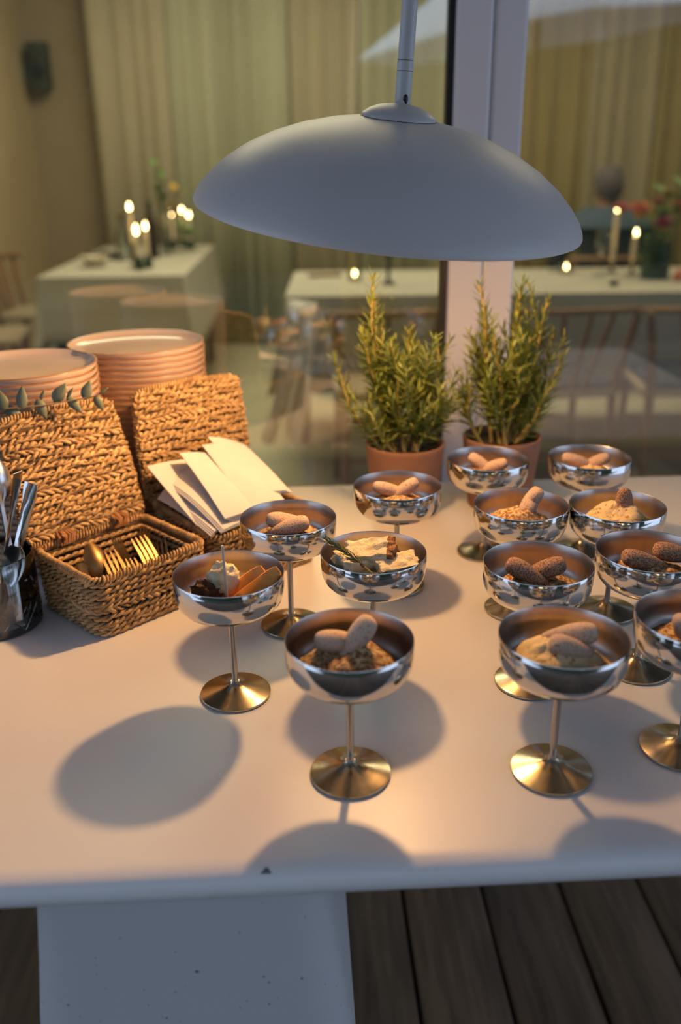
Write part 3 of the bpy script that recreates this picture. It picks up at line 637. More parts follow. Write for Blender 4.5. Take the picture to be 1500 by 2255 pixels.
slice_('orange_slice', (-.006, -.013, .105), (.020, -.004, .118), .010, .0035, 'low orange piece in front of the curd', 3)
o = MB().tube([(bx - .0005, by - .014, .1035), (-.1085, .742, .166)], [.0014, .0012], 8).build('wooden_skewer', M['skewer']); tag(o, 'thin pale wooden skewer standing in the orange dessert', 'skewer')
# C: cheesecake pieces and rosemary sprig
cx_, cy_ = COUPES['C']
def chunk(name, loc, size, rot, label, seed, crust):
    bm = bmesh.new(); bmesh.ops.create_cube(bm, size=1); bmesh.ops.subdivide_edges(bm, edges=bm.edges, cuts=11, use_grid_fill=True)
    for v in bm.verts:
        p = v.co.copy(); r = max(abs(p.x), abs(p.y), abs(p.z)); p = p * .86 + p.normalized() * .5 * .14
        nz = noise.fractal(p * 4.5 + Vector((seed, 0, 0)), .8, 2, 5); p = p * (1 + .18 * nz)
        v.co = Vector((p.x * size[0], p.y * size[1], p.z * size[2]))
    me = bpy.data.meshes.new(name); bm.to_mesh(me); bm.free()
    o = link(name, me, [M['cheese'], M['crumb']], None, 85, loc=loc, rot=rot)
    for p in me.polygons:
        c = p.center
        if crust(c.x / size[0], c.y / size[1], c.z / size[2]): p.material_index = 1
    tag(o, label, 'cake', 'cheesecake pieces with crumb base')
    return o
o = mound('cheesecake_crumbs', (cx_, cy_), .042, .006, .100, M['cheese'], 9.1, .9, 0, 0); tag(o, 'scattered cheesecake crumbs under the bigger pieces', 'crumbs')
chunk('cheesecake_piece', (cx_ - .0005, cy_ + .010, .119), (.050, .030, .034), (.25, -.12, -.15), 'large cheesecake block with brown crumb end behind the rosemary sprig', 1, lambda x, y, z: x > .33)
chunk('cheesecake_piece', (cx_ - .0225, cy_ - .003, .117), (.034, .028, .025), (.1, .2, .5), 'pale cheesecake piece at the left of the rosemary sprig', 4, lambda x, y, z: z < -.25)
chunk('cheesecake_piece', (cx_ + .0235, cy_ - .008, .1165), (.040, .028, .025), (.2, -.1, .25), 'cheesecake piece with brown crust at the right side of the coupe', 7, lambda x, y, z: y < -.2 and z < .25)
chunk('cheesecake_piece', (cx_ - .008, cy_ - .019, .110), (.034, .016, .014), (0, 0, -.1), 'flat crumb piece at the front rim of the coupe', 9, lambda x, y, z: z < .3)
def sprig(name, p0, p1, label, cat, mneedle, n=46, ln=.014, w=.0016):
    a, b_ = Vector(p0), Vector(p1); d = (b_ - a); t = thing(name, label, cat, a)
    MB().tube([(0, 0, 0), d * .5 + Vector((0, 0, .002)), d], [.0012, .001, .0006], 6).build('stem', M['stem'], t)
    nb = MB(); dn = d.normalized(); s_ = dn.cross(Vector((0, 0, 1))).normalized(); u_ = s_.cross(dn)
    for i in range(n):
        q = .15 + .85 * i / n; an = i * 2.4; o_ = s_ * math.cos(an) + u_ * math.sin(an); dr = (dn * .95 + o_ * .34).normalized(); L = ln * (1 - .25 * q); c = d * q + Vector((0, 0, .002 * math.sin(PI * q)))
        sd = dr.cross(o_).normalized() * w * .5
        nb.add([c - sd * .5, c + sd * .5, c + dr * L * .5 + sd + o_ * .001, c + dr * L, c + dr * L * .5 - sd + o_ * .001, c + dr * L * .5 + o_ * .0018], [(0, 1, 5), (1, 2, 5), (2, 3, 5), (3, 4, 5), (4, 0, 5), (0, 4, 3, 2, 1)])
    o = nb.build('needles', mneedle, t); o['kind'] = 'stuff'
sprig('rosemary_sprig', (cx_ - .001, cy_ - .018, .1165), (cx_ - .0445, cy_ - .002, .1455), 'dark green rosemary sprig laid across the cheesecake pieces', 'herb', M['needle_dark'])

# ------------------------------------------------------------------ wicker baskets
def rope(path, closed, rad, pitch, phase, hand, ns=6, spt=7):
    """two-strand twisted rope along a path of points: one mesh of two flattened strands"""
    P_ = [Vector(p) for p in path]
    if closed: P_ = P_ + [P_[0]]
    seglen = [(P_[i + 1] - P_[i]).length for i in range(len(P_) - 1)]; cum = [0]
    for s_ in seglen: cum.append(cum[-1] + s_)
    T = cum[-1]; N_ = max(4, int(T / pitch * spt)); b = MB()
    if closed: pitch = T / max(1, round(T / pitch))
    fr = []; j = 0
    for i in range(N_ + 1):
        s_ = T * i / N_
        while j < len(seglen) - 1 and cum[j + 1] < s_: j += 1
        q = (s_ - cum[j]) / max(seglen[j], 1e-9); c = P_[j].lerp(P_[j + 1], q); t = (P_[j + 1] - P_[j]).normalized(); fr.append((s_, c, t))
    for st in (0, PI):
        v = []; f = []
        for s_, c, t in fr:
            s1 = t.cross(Vector((0, 0, 1)))
            if s1.length < .2: s1 = t.cross(Vector((0, 1, 0)))
            s1.normalize(); u1 = s1.cross(t)
            an = hand * 2 * PI * s_ / pitch + phase + st
            wob = 1 + .55 * noise.noise(c * 75 + Vector((st * 3, phase * 5, 0))) + .12 * noise.noise(c * 260 + Vector((st, phase, 0)))
            o_ = s1 * math.cos(an) + u1 * math.sin(an); o2 = t * (.55) + (u1 * math.cos(an) - s1 * math.sin(an)) * hand; o2.normalize(); o3 = o_
            cc = c + o_ * rad * .50
            w2 = (t.cross(o_)).normalized()
            for k in range(ns):
                a = 2 * PI * k / ns; v.append(cc + w2 * (rad * .66 * wob * math.cos(a)) + o3 * (rad * .50 * wob * math.sin(a)))
        n_ = len(fr)
        for i in range(n_ - 1):
            for k in range(ns): f.append((i * ns + k, i * ns + (k + 1) % ns, (i + 1) * ns + (k + 1) % ns, (i + 1) * ns + k))
        if not closed: f.append(tuple(range(ns))[::-1]); f.append(tuple((n_ - 1) * ns + k for k in range(ns)))
        b.add(v, f)
    return b
def basket(label, c, ang, lu, lv, lean, Llid, seed, wob=.0):
    """local x runs along the hinge, local +y points to the hinge side; c is the centre of the rim"""
    t = thing('wicker_basket', label, 'basket', (c[0], c[1], 0), ang, 'open seagrass baskets')
    hx, hy, H = lu / 2, lv / 2, .072; r_ = random.Random(seed)
    body = MB()
    sh = [rrect(hx - .0085, hy - .0085, .012, .003, 3), rrect(hx - .005, hy - .005, .012, H - .004, 3), rrect(hx - .0075, hy - .0075, .012, H - .004, 3), rrect(hx - .0105, hy - .0105, .012, .0055, 3)]
    body.loft(sh, True, True); bo = body.build('body', M['wicker_dark'], t)
    nrow = 10
    for i in range(nrow):
        z = .0042 + (H - .010) * i / (nrow - 1); e = -.0055 + .0035 * i / (nrow - 1)
        path = rrect(hx + e, hy + e, .014, z, 4); ps = r_.uniform(0, 6)
        path = [(x, y, max(zz + .0007 * math.sin(x * 90 + ps) + .0006 * math.sin(y * 110 + ps), .0036)) for x, y, zz in path]
        # resample so that rows can undulate
        dense = []
        for k in range(len(path)):
            a, b_ = Vector(path[k]), Vector(path[(k + 1) % len(path)]); m_ = max(1, int((b_ - a).length / .012))
            for q in range(m_): p = a.lerp(b_, q / m_); dense.append(p + Vector((0, 0, (.0010 if i else .0004) * math.sin((p.x + p.y) * 150 + ps))))
        rope(dense, True, .0039, .0205 * r_.uniform(.88, 1.15), ps, 1 if i != 4 else -1, spt=10).build('woven_row', M['wicker'], bo, 80)
    # inner rows show above the contents
    for i in range(5):
        z = .028 + .009 * i; path = rrect(hx - .0115, hy - .0115, .01, z, 3); rope(path, True, .0032, .0195, r_.uniform(0, 6), 1).build('woven_row', M['wicker'], bo, 80)
    rope(rrect(hx - .003, hy - .003, .012, H, 5), True, .0050, .0085, 0, 1).build('rim', M['wicker'], t, 80)
    for (x, y) in ((-hx * .45, 1), (hx * .5, 1)):
        tb = MB(); cc = Vector((x, hy - .002, H + .002))
        for k in range(6): tb.tube([cc + Vector((k * .003 - .008, -.006, -.004)), cc + Vector((k * .0035 - .008 + r_.uniform(-.002, .002), -.007, .007)), cc + Vector((k * .003 - .008, .004, .012)), cc + Vector((k * .003 - .007, .008, 0))], .0019, 6)
        tb.tube([cc + Vector((-.004, -.008, .004)), cc + Vector((-.008, -.014, .010)), cc + Vector((-.012, -.016, .014))], [.002, .0022, .001], 6); tb.build('hinge_tie', M['raffia'], t, 80)
    # lid, leaning back about its hinge
    lid = MB(); Rm = Matrix.Rotation(-lean, 3, 'X'); org = Vector((0, hy - .001, H + .004))
    def L(x, y, z): return Rm @ Vector((x, y, z)) + org
    ring = lambda y, d: [L(x, y, z) for x, z in [((hx + d) * sx, zz) for sx in (-1, 1) for zz in (0,)]]
    g = .004; vv = [L(sx * (hx - .004), yy, zz) for sx in (-1, 1) for yy in (.0, .007) for zz in (.004, Llid - .006)]
    lid.add(vv, [(0, 1, 3, 2), (4, 6, 7, 5), (0, 4, 5, 1), (2, 3, 7, 6), (0, 2, 6, 4), (1, 5, 7, 3)]); lo = lid.build('lid', M['wicker_dark'], t, smooth=False)
    n = 20
    for i in range(n):
        zz = .006 + (Llid - .016) * i / (n - 1); ps = r_.uniform(0, 6); pp = []
        bul = .006 * math.sin(PI * i / (n - 1))
        e = .003 * math.sin(i * 1.9 + seed)
        for k in range(15):
            x = -1 + 2 * k / 14; pp.append(L(x * (hx + .001 + bul * .3 + e * .5), -.0005 - bul * .25 + .0012 * math.sin(k * 2.2 + i * PI), zz + .0017 * math.sin(k * 1.1 + ps) + .0009 * math.sin(k * 2.7 + ps * 3) + .003 * (1 - x * x) * (i / n)))
        rope(pp, False, .0040, .0205 * r_.uniform(.88, 1.15), ps, 1 if (i % 7) else -1, spt=10).build('woven_row', M['wicker'], lo, 80)
    # back side of the lid gets a few rows too, and a bound edge all around
    for i in range(0, n, 1):
        zz = .006 + (Llid - .016) * i / (n - 1); rope([L(x * hx, .008, zz) for x in (-1, 0, 1)], False, .0040, .0135, i, 1, ns=5, spt=5).build('woven_row', M['wicker'], lo, 80)
    fb = MB()
    for k in range(150):
        x, zz = r_.uniform(-hx, hx), r_.uniform(.006, Llid - .008); a = r_.uniform(-.9, .9) + (PI if r_.random() < .5 else 0); l_ = r_.uniform(.004, .010)
        p0 = L(x, -.0045, zz); p2 = L(x + l_ * math.cos(a), -.0055 - r_.uniform(.001, .005), zz + l_ * math.sin(a)); fb.tube([p0, p0.lerp(p2, .5) + Rm @ Vector((0, -.0012, 0)), p2], [.0004, .0004, .0002], 4)
    fb.build('stray_fibres', M['wicker'], lo)['kind'] = 'stuff'
    ed = [L(-hx - .001, .002, .002), L(-hx - .003, .002, Llid * .5), L(-hx + .001, .002, Llid - .012), L(-hx + .010, .002, Llid - .004), L(0, .002, Llid), L(hx - .010, .002, Llid - .004), L(hx - .001, .002, Llid - .012), L(hx + .003, .002, Llid * .5), L(hx + .001, .002, .002)]
    rope(ed, False, .0046, .0080, 0, 1).build('bound_edge', M['wicker'], lo, 80)
    rope([L(-hx, .001, .001), L(0, .001, .001), L(hx, .001, .001)], False, .0046, .0075, 0, 1).build('hinge_roll', M['wicker'], lo, 80)
    return t
A1 = math.radians(46.0); C1 = (-.2600, .9560)
basket('open wicker basket with gold cutlery, lid leaning on the left plates', C1, A1, .155, .134, math.radians(19.5), .153, 3)
A2 = math.radians(38.5); C2 = (-.1400, 1.0850)
basket('open wicker basket filled with white napkins, in front of the tall plate stack', C2, A2, .158, .166, math.radians(8), .147, 8)
def in_frame(c, ang, x, y, z): return Vector((c[0] + x * math.cos(ang) - y * math.sin(ang), c[1] + x * math.sin(ang) + y * math.cos(ang), z))

# napkins: folded paper leaning from the front rim of the right basket up against its lid
def napkin(label, x, w, y0, z0, y1, z1, sag, twist, skew, layers, lift=0):
    me_v = []; n, mcol = 12, 5; b = MB()
    for ly in range(layers):
        off = ly * .0016; gr = []; 
        for i in range(n + 1):
            q = i / n; y = y0 + (y1 - y0) * q; z = z0 + (z1 - z0) * q - sag * math.sin(PI * q) + lift
            for k in range(mcol + 1):
                u_ = k / mcol - .5; xx = x + w * u_ + skew * q + ly * .0022 * (1 if twist >= 0 else -1) - off * .3
                zz = z + off + twist * u_ * q * .5 + .0025 * math.cos(u_ * PI) + random.uniform(0, .0002); gr.append(in_frame(C2, A2, xx, y - off * .4 + twist * u_ * .3 + ly * .0007, zz + .012 * abs(u_) * 0))
        top = gr; bot = [p - Vector((0, 0, .0011)) for p in gr]; N_ = (n + 1) * (mcol + 1); s_ = mcol + 1; f = []
        for i in range(n):
            for k in range(mcol): a = i * s_ + k; f += [(a, a + 1, a + s_ + 1, a + s_), (N_ + a, N_ + a + s_, N_ + a + s_ + 1, N_ + a + 1)]
        for i in range(n): a = i * s_; f += [(a, a + s_, N_ + a + s_, N_ + a), (a + mcol, N_ + a + mcol, N_ + a + mcol + s_, a + mcol + s_)]
        for k in range(mcol): f += [(k, N_ + k, N_ + k + 1, k + 1), (n * s_ + k, n * s_ + k + 1, N_ + n * s_ + k + 1, N_ + n * s_ + k)]
        b.add(top + bot, f)
    o = b.build('paper_napkin', M['napkin'], None, 30); tag(o, label, 'napkin', 'white paper napkins in the basket')
napkin('white napkin standing at the back left against the basket lid', -.042, .076, -.050, .080, .068, .124, .000, -.01, -.002, 2)
napkin('white napkin at the far left, curling over the basket edge', -.057, .046, -.068, .076, .048, .105, -.004, .05, -.008, 4)
napkin('broad white napkin lying in front at the left of the bundle', -.037, .066, -.080, .080, .042, .115, -.006, .02, -.006, 3)
napkin('middle white napkin with a shaded folded edge', -.018, .058, -.082, .086, .046, .128, -.003, -.028, .014, 6)
napkin('second middle white napkin overlapping the folded edge', .006, .046, -.078, .093, .054, .135, -.002, -.018, .016, 4)
napkin('right white napkin with its corner pointing up', .026, .044, -.060, .098, .068, .136, -.002, -.03, .014, 4)

# gold cutlery
def fork_mesh(L=.17):
    b = MB(); 
    b.loft([[Vector((s_, y * w, z + h * sg)) for y, sg in ((-1, 0), (-.7, .7), (.7, .7), (1, 0), (.7, -.7), (-.7, -.7))] for s_, w, z, h in ((0, .0055, 0, .0012), (.006, .0052, 0, .0014), (.014, .0036, .001, .0015), (L - .068, .0027, .003, .0016), (L - .062, .0032, .002, .0015), (L - .052, .0080, -.001, .0011), (L - .045, .0110, -.0025, .0010), (L - .036, .0118, -.003, .0009))])
    for k in range(4):
        y = (-1.5 + k) * .0062
        b.loft([[Vector((s_, y * g + w * cy, z + w * .45 * cz)) for cy, cz in ((-1, -1), (-1, 1), (1, 1), (1, -1))] for s_, w, z, g in ((L - .038, .0020, -.003, 1), (L - .022, .0018, -.0020, 1), (L - .008, .0014, .001, 1), (L, .0006, .003, .97))])
    return b
def spoon_mesh(L=.165):
    b = MB()
    b.loft([[Vector((s_, y * w, z + h * sg)) for y, sg in ((-1, 0), (-.7, .7), (.7, .7), (1, 0), (.7, -.7), (-.7, -.7))] for s_, w, z, h in ((0, .0085, 0, .0009), (.05 * L, .0090, 0, .0012), (.16 * L, .0075, .0, .0013), (.36 * L, .0040, .002, .0014), (L - .055, .0026, .004, .0016), (L - .046, .0034, .003, .0014))])
    n, s2 = 9, 14; top = []
    for i in range(n + 1):
        q = i / n; x = L - .047 + .047 * q; w = .0142 * (math.sin(PI * min(.985, .04 + .93 * q ** .85))) ** .6 + .0012
        for k in range(s2 + 1):
            u_ = -1 + 2 * k / s2; top.append(Vector((x, w * u_, .003 - .0075 * (1 - u_ * u_) * math.sin(PI * (.06 + .9 * q)))))
    N_ = len(top); f = []; bot = [p - Vector((0, 0, .0011)) for p in top]; w_ = s2 + 1
    for i in range(n):
        for k in range(s2): a = i * w_ + k; f += [(a, a + 1, a + w_ + 1, a + w_), (N_ + a, N_ + a + w_, N_ + a + w_ + 1, N_ + a + 1)]
    for i in range(n): a = i * w_; f += [(a, a + w_, N_ + a + w_, N_ + a), (a + s2, N_ + a + s2, N_ + a + s2 + w_, a + s2 + w_)]
    for k in range(s2): f += [(k, N_ + k, N_ + k + 1, k + 1), (n * w_ + k, n * w_ + k + 1, N_ + n * w_ + k + 1, N_ + n * w_ + k)]
    b.add(top + bot, f); return b
def orient(o, p0, p1, roll=0):
    d = (Vector(p1) - Vector(p0)).normalized(); z = Vector((0, 0, 1)); y = z.cross(d).normalized(); z = d.cross(y)
    R = Matrix((d, y, z)).transposed() @ Matrix.Rotation(roll, 3, 'X'); o.matrix_world = Matrix.Translation(p0) @ R.to_4x4()
fk = fork_mesh(.094); sp = spoon_mesh(.094)
fme = fk.build('tmp_fork', M['gold'], None, 60); sme = sp.build('tmp_spoon', M['gold'], None, 60)
FM, SM = fme.data, sme.data; bpy.data.objects.remove(fme); bpy.data.objects.remove(sme)
def lay(kind, me, tip, direc, L, label, roll=0, group='gold cutlery in the wicker basket'):
    tip = Vector(tip); d = Vector(direc).normalized(); o = bpy.data.objects.new(kind, me); COL.objects.link(o); orient(o, tip - d * L, tip, roll); tag(o, label, kind.split('_')[-1], group)
    return o
def F1(x, y, z): return in_frame(C1, A1, x, y, z)
def D1(x, y, z): return in_frame((0, 0), A1, x, y, z)

UPW = (.10, .71, .68)
for kind, tipl, dr, roll, lb in (
    ('gold_spoon', (-.026, .022, .079), (.06, .72, .68), PI, 'gold spoon with its bowl standing highest in the cutlery basket'),
    ('gold_spoon', (-.050, .012, .063), (-.02, .76, .60), .2, 'gold spoon at the left end of the cutlery basket'),
    ('gold_fork', (-.012, .008, .069), (.08, .74, .64), PI, 'gold fork just right of the upright spoon'),
    ('gold_fork', (.004, -.010, .060), (.16, .70, .66), PI + .35, 'gold fork low at the front, second right of the spoon'),
    ('gold_fork', (.030, .006, .075), (.02, .73, .66), PI, 'gold fork standing out in the middle of the basket'),
    ('gold_fork', (.016, .040, .068), (-.06, .84, .52), .5, 'gold fork behind the middle one, its tines to the left'),
    ('gold_fork', (.053, .030, .072), (.30, .76, .55), .9, 'gold fork right of the middle one with tall tines'),
    ('gold_fork', (.064, .012, .056), (.46, .66, .50), -.5, 'gold fork at the right end against the basket wall')):
    L_ = .094; dr = (dr[0], dr[1] * .86, dr[2] * 1.22)
    lay(kind, FM if 'fork' in kind else SM, F1(*tipl), D1(*dr), L_, lb, roll)

# ------------------------------------------------------------------ glass tumbler with steel cutlery at the left edge
tx, ty = -.392, .905
t = thing('glass_tumbler', 'cut glass tumbler full of steel cutlery at the left table edge', 'glass', (tx, ty, 0))
MB().lathe([(0, 0), (.043, 0), (.046, .003), (.0455, .088), (.0445, .0893), (.0428, .088), (.0425, .010), (.038, .007), (0, .007)], 40).build('body', M['glass'], t)
cb = MB()
for k in range(10):
    for h_ in (-1, 1):
        cb.tube([(.0458 * math.cos(2 * PI * k / 10 + h_ * q * .5), .0458 * math.sin(2 * PI * k / 10 + h_ * q * .5), .006 + .024 * q) for q in (0, .25, .5, .75, 1)], .0007, 5)
cb.build('cut_pattern', M['glass'], t)
def cutl(me, p_end, p_tip, m, label, name, roll=0):
    o = link(name, me.copy(), None); o.data.materials.clear(); o.data.materials.append(m); orient(o, Vector(p_end), Vector(p_tip), roll); tag(o, label, name.split('_')[-1], 'steel cutlery in the tumbler')
s2 = spoon_mesh(.185).build('tmp', M['silver'], None, 60); S2 = s2.data; bpy.data.objects.remove(s2)
s3 = spoon_mesh(.118).build('tmp', M['silver'], None, 60); S3 = s3.data; bpy.data.objects.remove(s3)
cutl(S2, (-.3445, .898, .186), (-.392, .900, .0095), M['silver'], 'broad steel handle rising highest from the tumbler', 'steel_spoon', .25)
cutl(S3, (-.336, .908, .170), (-.366, .884, .060), M['silver'], 'steel spoon whose bowl rests at the tumbler mouth', 'steel_spoon', -.5)
cutl(S2, (-.362, .894, .0105), (-.3800, .930, .192), M['silver'], 'steel spoon with its bowl up at the left picture edge', 'steel_spoon', PI + .3)
def knife(p0, p1, label, roll):
    L_ = (Vector(p1) - Vector(p0)).length; b = MB()
    b.loft([[Vector((x, y * w, z * h)) for y, z in ((-1, -.6), (-.6, -1), (.6, -1), (1, -.6), (1, .6), (.6, 1), (-.6, 1), (-1, .6))] for x, w, h in ((0, .004, .0008), (.01, .0085, .0008), (L_ * .5, .0085, .0010), (L_ * .55, .0055, .0022), (L_ - .01, .0075, .0028), (L_, .006, .002))])
    o = b.build('steel_knife', M['silver'], None, 50); orient(o, Vector(p0), Vector(p1), roll); tag(o, label, 'knife', 'steel cutlery in the tumbler')
knife((-.392, .922, .0105), (-.337, .922, .158), 'flat steel knife handle beside the basket lid corner', .2)
knife((-.372, .912, .0105), (-.430, .926, .170), 'thin steel knife handle crossing at the left picture edge', .9)

# ------------------------------------------------------------------ plates
def make_plate():
    pr = [(0, 0), (.056, 0), (.058, .0006), (.066, .0012), (.080, .0030), (.0885, .0070), (.0930, .0115), (.0948, .0150), (.0954, .0165), (.0950, .0178), (.0936, .0182), (.0922, .0174), (.0900, .0150), (.0860, .0118), (.078, .0094), (.060, .0083), (0, .0081)]
    mi = [1] * 8 + [2] * 2 + [0] * 6
    o = MB().lathe(pr, 56, mi=mi).build('plate', [M['plate'], M['plate_side'], M['plate_rim']], None, 60); return o
P0 = make_plate(); PM = P0.data; bpy.data.objects.remove(P0)
ORD = ['top', 'second', 'third', 'fourth', 'fifth', 'sixth', 'seventh', 'eighth', 'ninth', 'tenth', 'eleventh', 'twelfth']
for (px, py, n, nm) in ((-.4035, 1.112, 30, 'left'), (-.2865, 1.256, 30, 'right')):
    for i in range(n):
        k = n - 1 - i; o = bpy.data.objects.new('plate', PM); COL.objects.link(o)
        o.location = (px + random.uniform(-.0006, .0006), py + random.uniform(-.0006, .0006), .0083 * i); o.rotation_euler = (0, 0, random.uniform(0, 6))
        seen = 7 if nm == 'left' else 11
        if k == 0: lb = 'topmost cream plate of the %s stack, its glazed face showing' % ('lower left' if nm == 'left' else 'taller right')
        elif k < seen: lb = '%s cream plate from the top of the %s stack' % (ORD[k], 'lower left' if nm == 'left' else 'taller right')
        else: lb = 'cream plate low in the %s stack behind the open wicker lid' % nm
        tag(o, lb, 'plate', 'plates in the %s stack' % nm)

# ------------------------------------------------------------------ potted rosemary
def pot(c, label):
    t = thing('potted_rosemary', label, 'potted plant', (c[0], c[1], 0))
    MB().lathe([(0, 0), (.0455, 0), (.047, .002), (.0575, .100), (.0585, .1055), (.058, .1085), (.0565, .109), (.0545, .1075), (.0535, .100), (.0525, .095), (0, .095)], 44).build('pot', M['terracotta'], t)
    s_ = MB(); n = 10; v = [(0, 0, .1)]; f = []
    for i in range(1, n + 1):
        for k in range(28):
            a = 2 * PI * k / 28; r = .0532 * i / n; x, y = r * math.cos(a), r * math.sin(a); v.append((x, y, .0975 + .003 * noise.noise(Vector((x * 90, y * 90, c[0] * 50)))))
    for k in range(28): f.append((0, 1 + k, 1 + (k + 1) % 28))
    for i in range(n - 1):
        for k in range(28): a = 1 + i * 28; f.append((a + k, a + 28 + k, a + 28 + (k + 1) % 28, a + (k + 1) % 28))
    link('soil', mesh(v, f), M['soil'], t); return t
def rosemary(t, tips, seed):
    r_ = random.Random(seed)
    for (dx, dy, dz, side) in tips:
        b0 = Vector((max(-.030, min(.030, dx * .32 + r_.uniform(-.012, .012))), max(-.03, min(.03, dy * .3 + r_.uniform(-.012, .012))), .095)); e = Vector((dx, dy, .10 + dz))
        mid = b0.lerp(e, .5) + Vector((dx * .16 + r_.uniform(-.01, .01), dy * .16 + r_.uniform(-.01, .01), -.02 * abs(dx) / .1 + .006))
        path = []
        for i in range(13):
            q = i / 12; path.append(b0 * (1 - q) ** 2 + mid * 2 * q * (1 - q) + e * q * q + Vector((.0035 * math.sin(q * 9 + seed + dx * 90), .0035 * math.cos(q * 8 + dx * 70), 0)) * q)
        st = MB().tube(path, [.0028 - .0014 * i / 12 for i in range(13)], 6).build('stem', M['stem'], t)
        branches = [(path, 0.16, 1.0)]
        for k in range(side):
            i0 = r_.randint(2, 9); p0 = path[i0]; d = (path[min(12, i0 + 2)] - p0).normalized(); o_ = Vector((r_.uniform(-1, 1), r_.uniform(-1, 1), r_.uniform(.0, .6))).normalized(); L_ = r_.uniform(.03, .065)
            branches.append(([p0 + (d * .75 + o_ * .5) * (L_ * q) + Vector((0, 0, L_ * .25 * q * q)) for q in [i / 6 for i in range(7)]], 0.0, .9))
        nb = MB()
        for pth, q0, sc in branches:
            if sc < 1:
                nb.tube(pth, [.0012, .0012, .0011, .001, .001, .0009, .0006], 5)
            Lp = sum((pth[i + 1] - pth[i]).length for i in range(len(pth) - 1)); n_ = int(Lp / .0028)
            for k in range(n_):
                q = q0 + (1 - q0) * k / max(1, n_ - 1); x = q * (len(pth) - 1); i = min(int(x), len(pth) - 2); c = pth[i].lerp(pth[i + 1], x - i); d = (pth[i + 1] - pth[i]).normalized()
                s1 = d.cross(Vector((.3, .8, .1))).normalized(); u1 = s1.cross(d); an = k * 2.4 + r_.uniform(-.4, .4); o_ = s1 * math.cos(an) + u1 * math.sin(an)
                el = 1.12 - .42 * q + r_.uniform(-.25, .25); L_ = (.0300 * (1 - .45 * q ** 3) + r_.uniform(-.004, .004)) * sc; dr = (d * math.cos(el) + o_ * math.sin(el)).normalized()
                sd = dr.cross(o_ + d * .01); 
                if sd.length < 1e-3: continue
                sd = sd.normalized() * .0017; m_ = c + dr * L_ * .55 + d * L_ * .02; tp = c + dr * L_ + d * L_ * .12 - Vector((0, 0, .0012)); nn = sd.cross(dr).normalized() * .0006
                nb.add([c - sd * .5, c + sd * .5, m_ + sd, m_ - sd, tp, m_ + nn], [(0, 1, 5), (1, 2, 5), (2, 4, 5), (4, 3, 5), (3, 0, 5), (0, 3, 4, 2, 1)])
        o = nb.build('needles', M['needle'], st, 60); o['kind'] = 'stuff'
p1 = pot((.0955, 1.243), 'rosemary in a terracotta pot left of the black window edge'); p2 = pot((.2430, 1.273), 'rosemary in a terracotta pot at the foot of the white mullion')
rosemary(p1, [(-.050, .0, .245, 4), (-.038, .02, .190, 4), (-.060, -.01, .175, 3), (-.104, -.005, .135, 0), (.004, .01, .170, 4), (-.018, -.02, .150, 4), (.026, -.01, .140, 4), (.046, .01, .145, 3), (.056, -.015, .085, 4), (.034, .03, .115, 4), (-.030, .0, .105, 4), (.012, -.03, .095, 4), (-.012, .035, .135, 4), (.060, .02, .060, 3), (-.055, -.025, .080, 3), (.022, .0, .060, 5), (-.045, .01, .135, 4), (-.048, .015, .215, 3)], 3)
rosemary(p2, [(-.043, .0, .228, 3), (.012, .01, .218, 4), (.056, .0, .208, 3), (.078, .0, .125, 1), (-.046, .01, .150, 4), (-.020, -.02, .160, 4), (.030, -.015, .150, 4), (.050, .02, .160, 4), (.004, .02, .130, 4), (-.055, -.01, .085, 4), (.062, -.02, .085, 3), (.020, -.03, .095, 4), (-.018, .0, .090, 5), (.038, .0, .110, 5), (-.03, .02, .185, 3), (.066, .01, .160, 3)], 11)

# ------------------------------------------------------------------ eucalyptus sprig over the left basket lid
t = thing('eucalyptus_sprig', 'grey green eucalyptus sprig in front of the left plate stack', 'leaves', (-.42, 1.035, .226))
def E_(x, z): return Vector((x + .42, -.034 * min(1, max(0, (-.29 - x) / .11)), z - .226))
MB().tube([E_(-.470, .2215), E_(-.4059, .2273), E_(-.3461, .2283), E_(-.2894, .2343), E_(-.2810, .2425)], [.0013, .0012, .001, .0008, .0004], 6).build('stem', M['euca_stem'], t)
for (x, z, ang, L_, w_, yy) in ((-.4019, .2256, 80, .031, .014, -.006), (-.3918, .2383, 100, .026, .015, .004), (-.3799, .2198, -40, .034, .014, -.008), (-.3701, .2391, 85, .029, .013, .003), (-.351, .2239, -70, .026, .013, -.006), (-.3292, .2414, 55, .028, .015, .002), (-.3149, .2257, -50, .027, .011, -.006), (-.2994, .2422, 70, .025, .013, .003), (-.2877, .2254, -65, .021, .010, -.005), (-.348, .241, 65, .014, .004, .002), (-.318, .241, 55, .014, .004, .002), (-.281, .240, 35, .014, .003, 0), (-.424, .226, 110, .028, .014, .002), (-.420, .2175, -60, .028, .014, -.006)):
    ang = math.radians(ang); d = Vector((math.cos(ang), yy / .02 * .4, math.sin(ang))).normalized(); b0 = E_(x, z) - d * L_ * .5
    o = link('leaf', leafmesh(L_, w_, .12, 7, .12), M['euca'], t)
    nrm = Vector((.15, -1, .25)); y_ = nrm.cross(d).normalized(); z_ = d.cross(y_)
    o.matrix_local = Matrix.Translation(b0) @ Matrix((d, y_, z_)).transposed().to_4x4(); o.modifiers.new('thick', 'SOLIDIFY').thickness = .0006

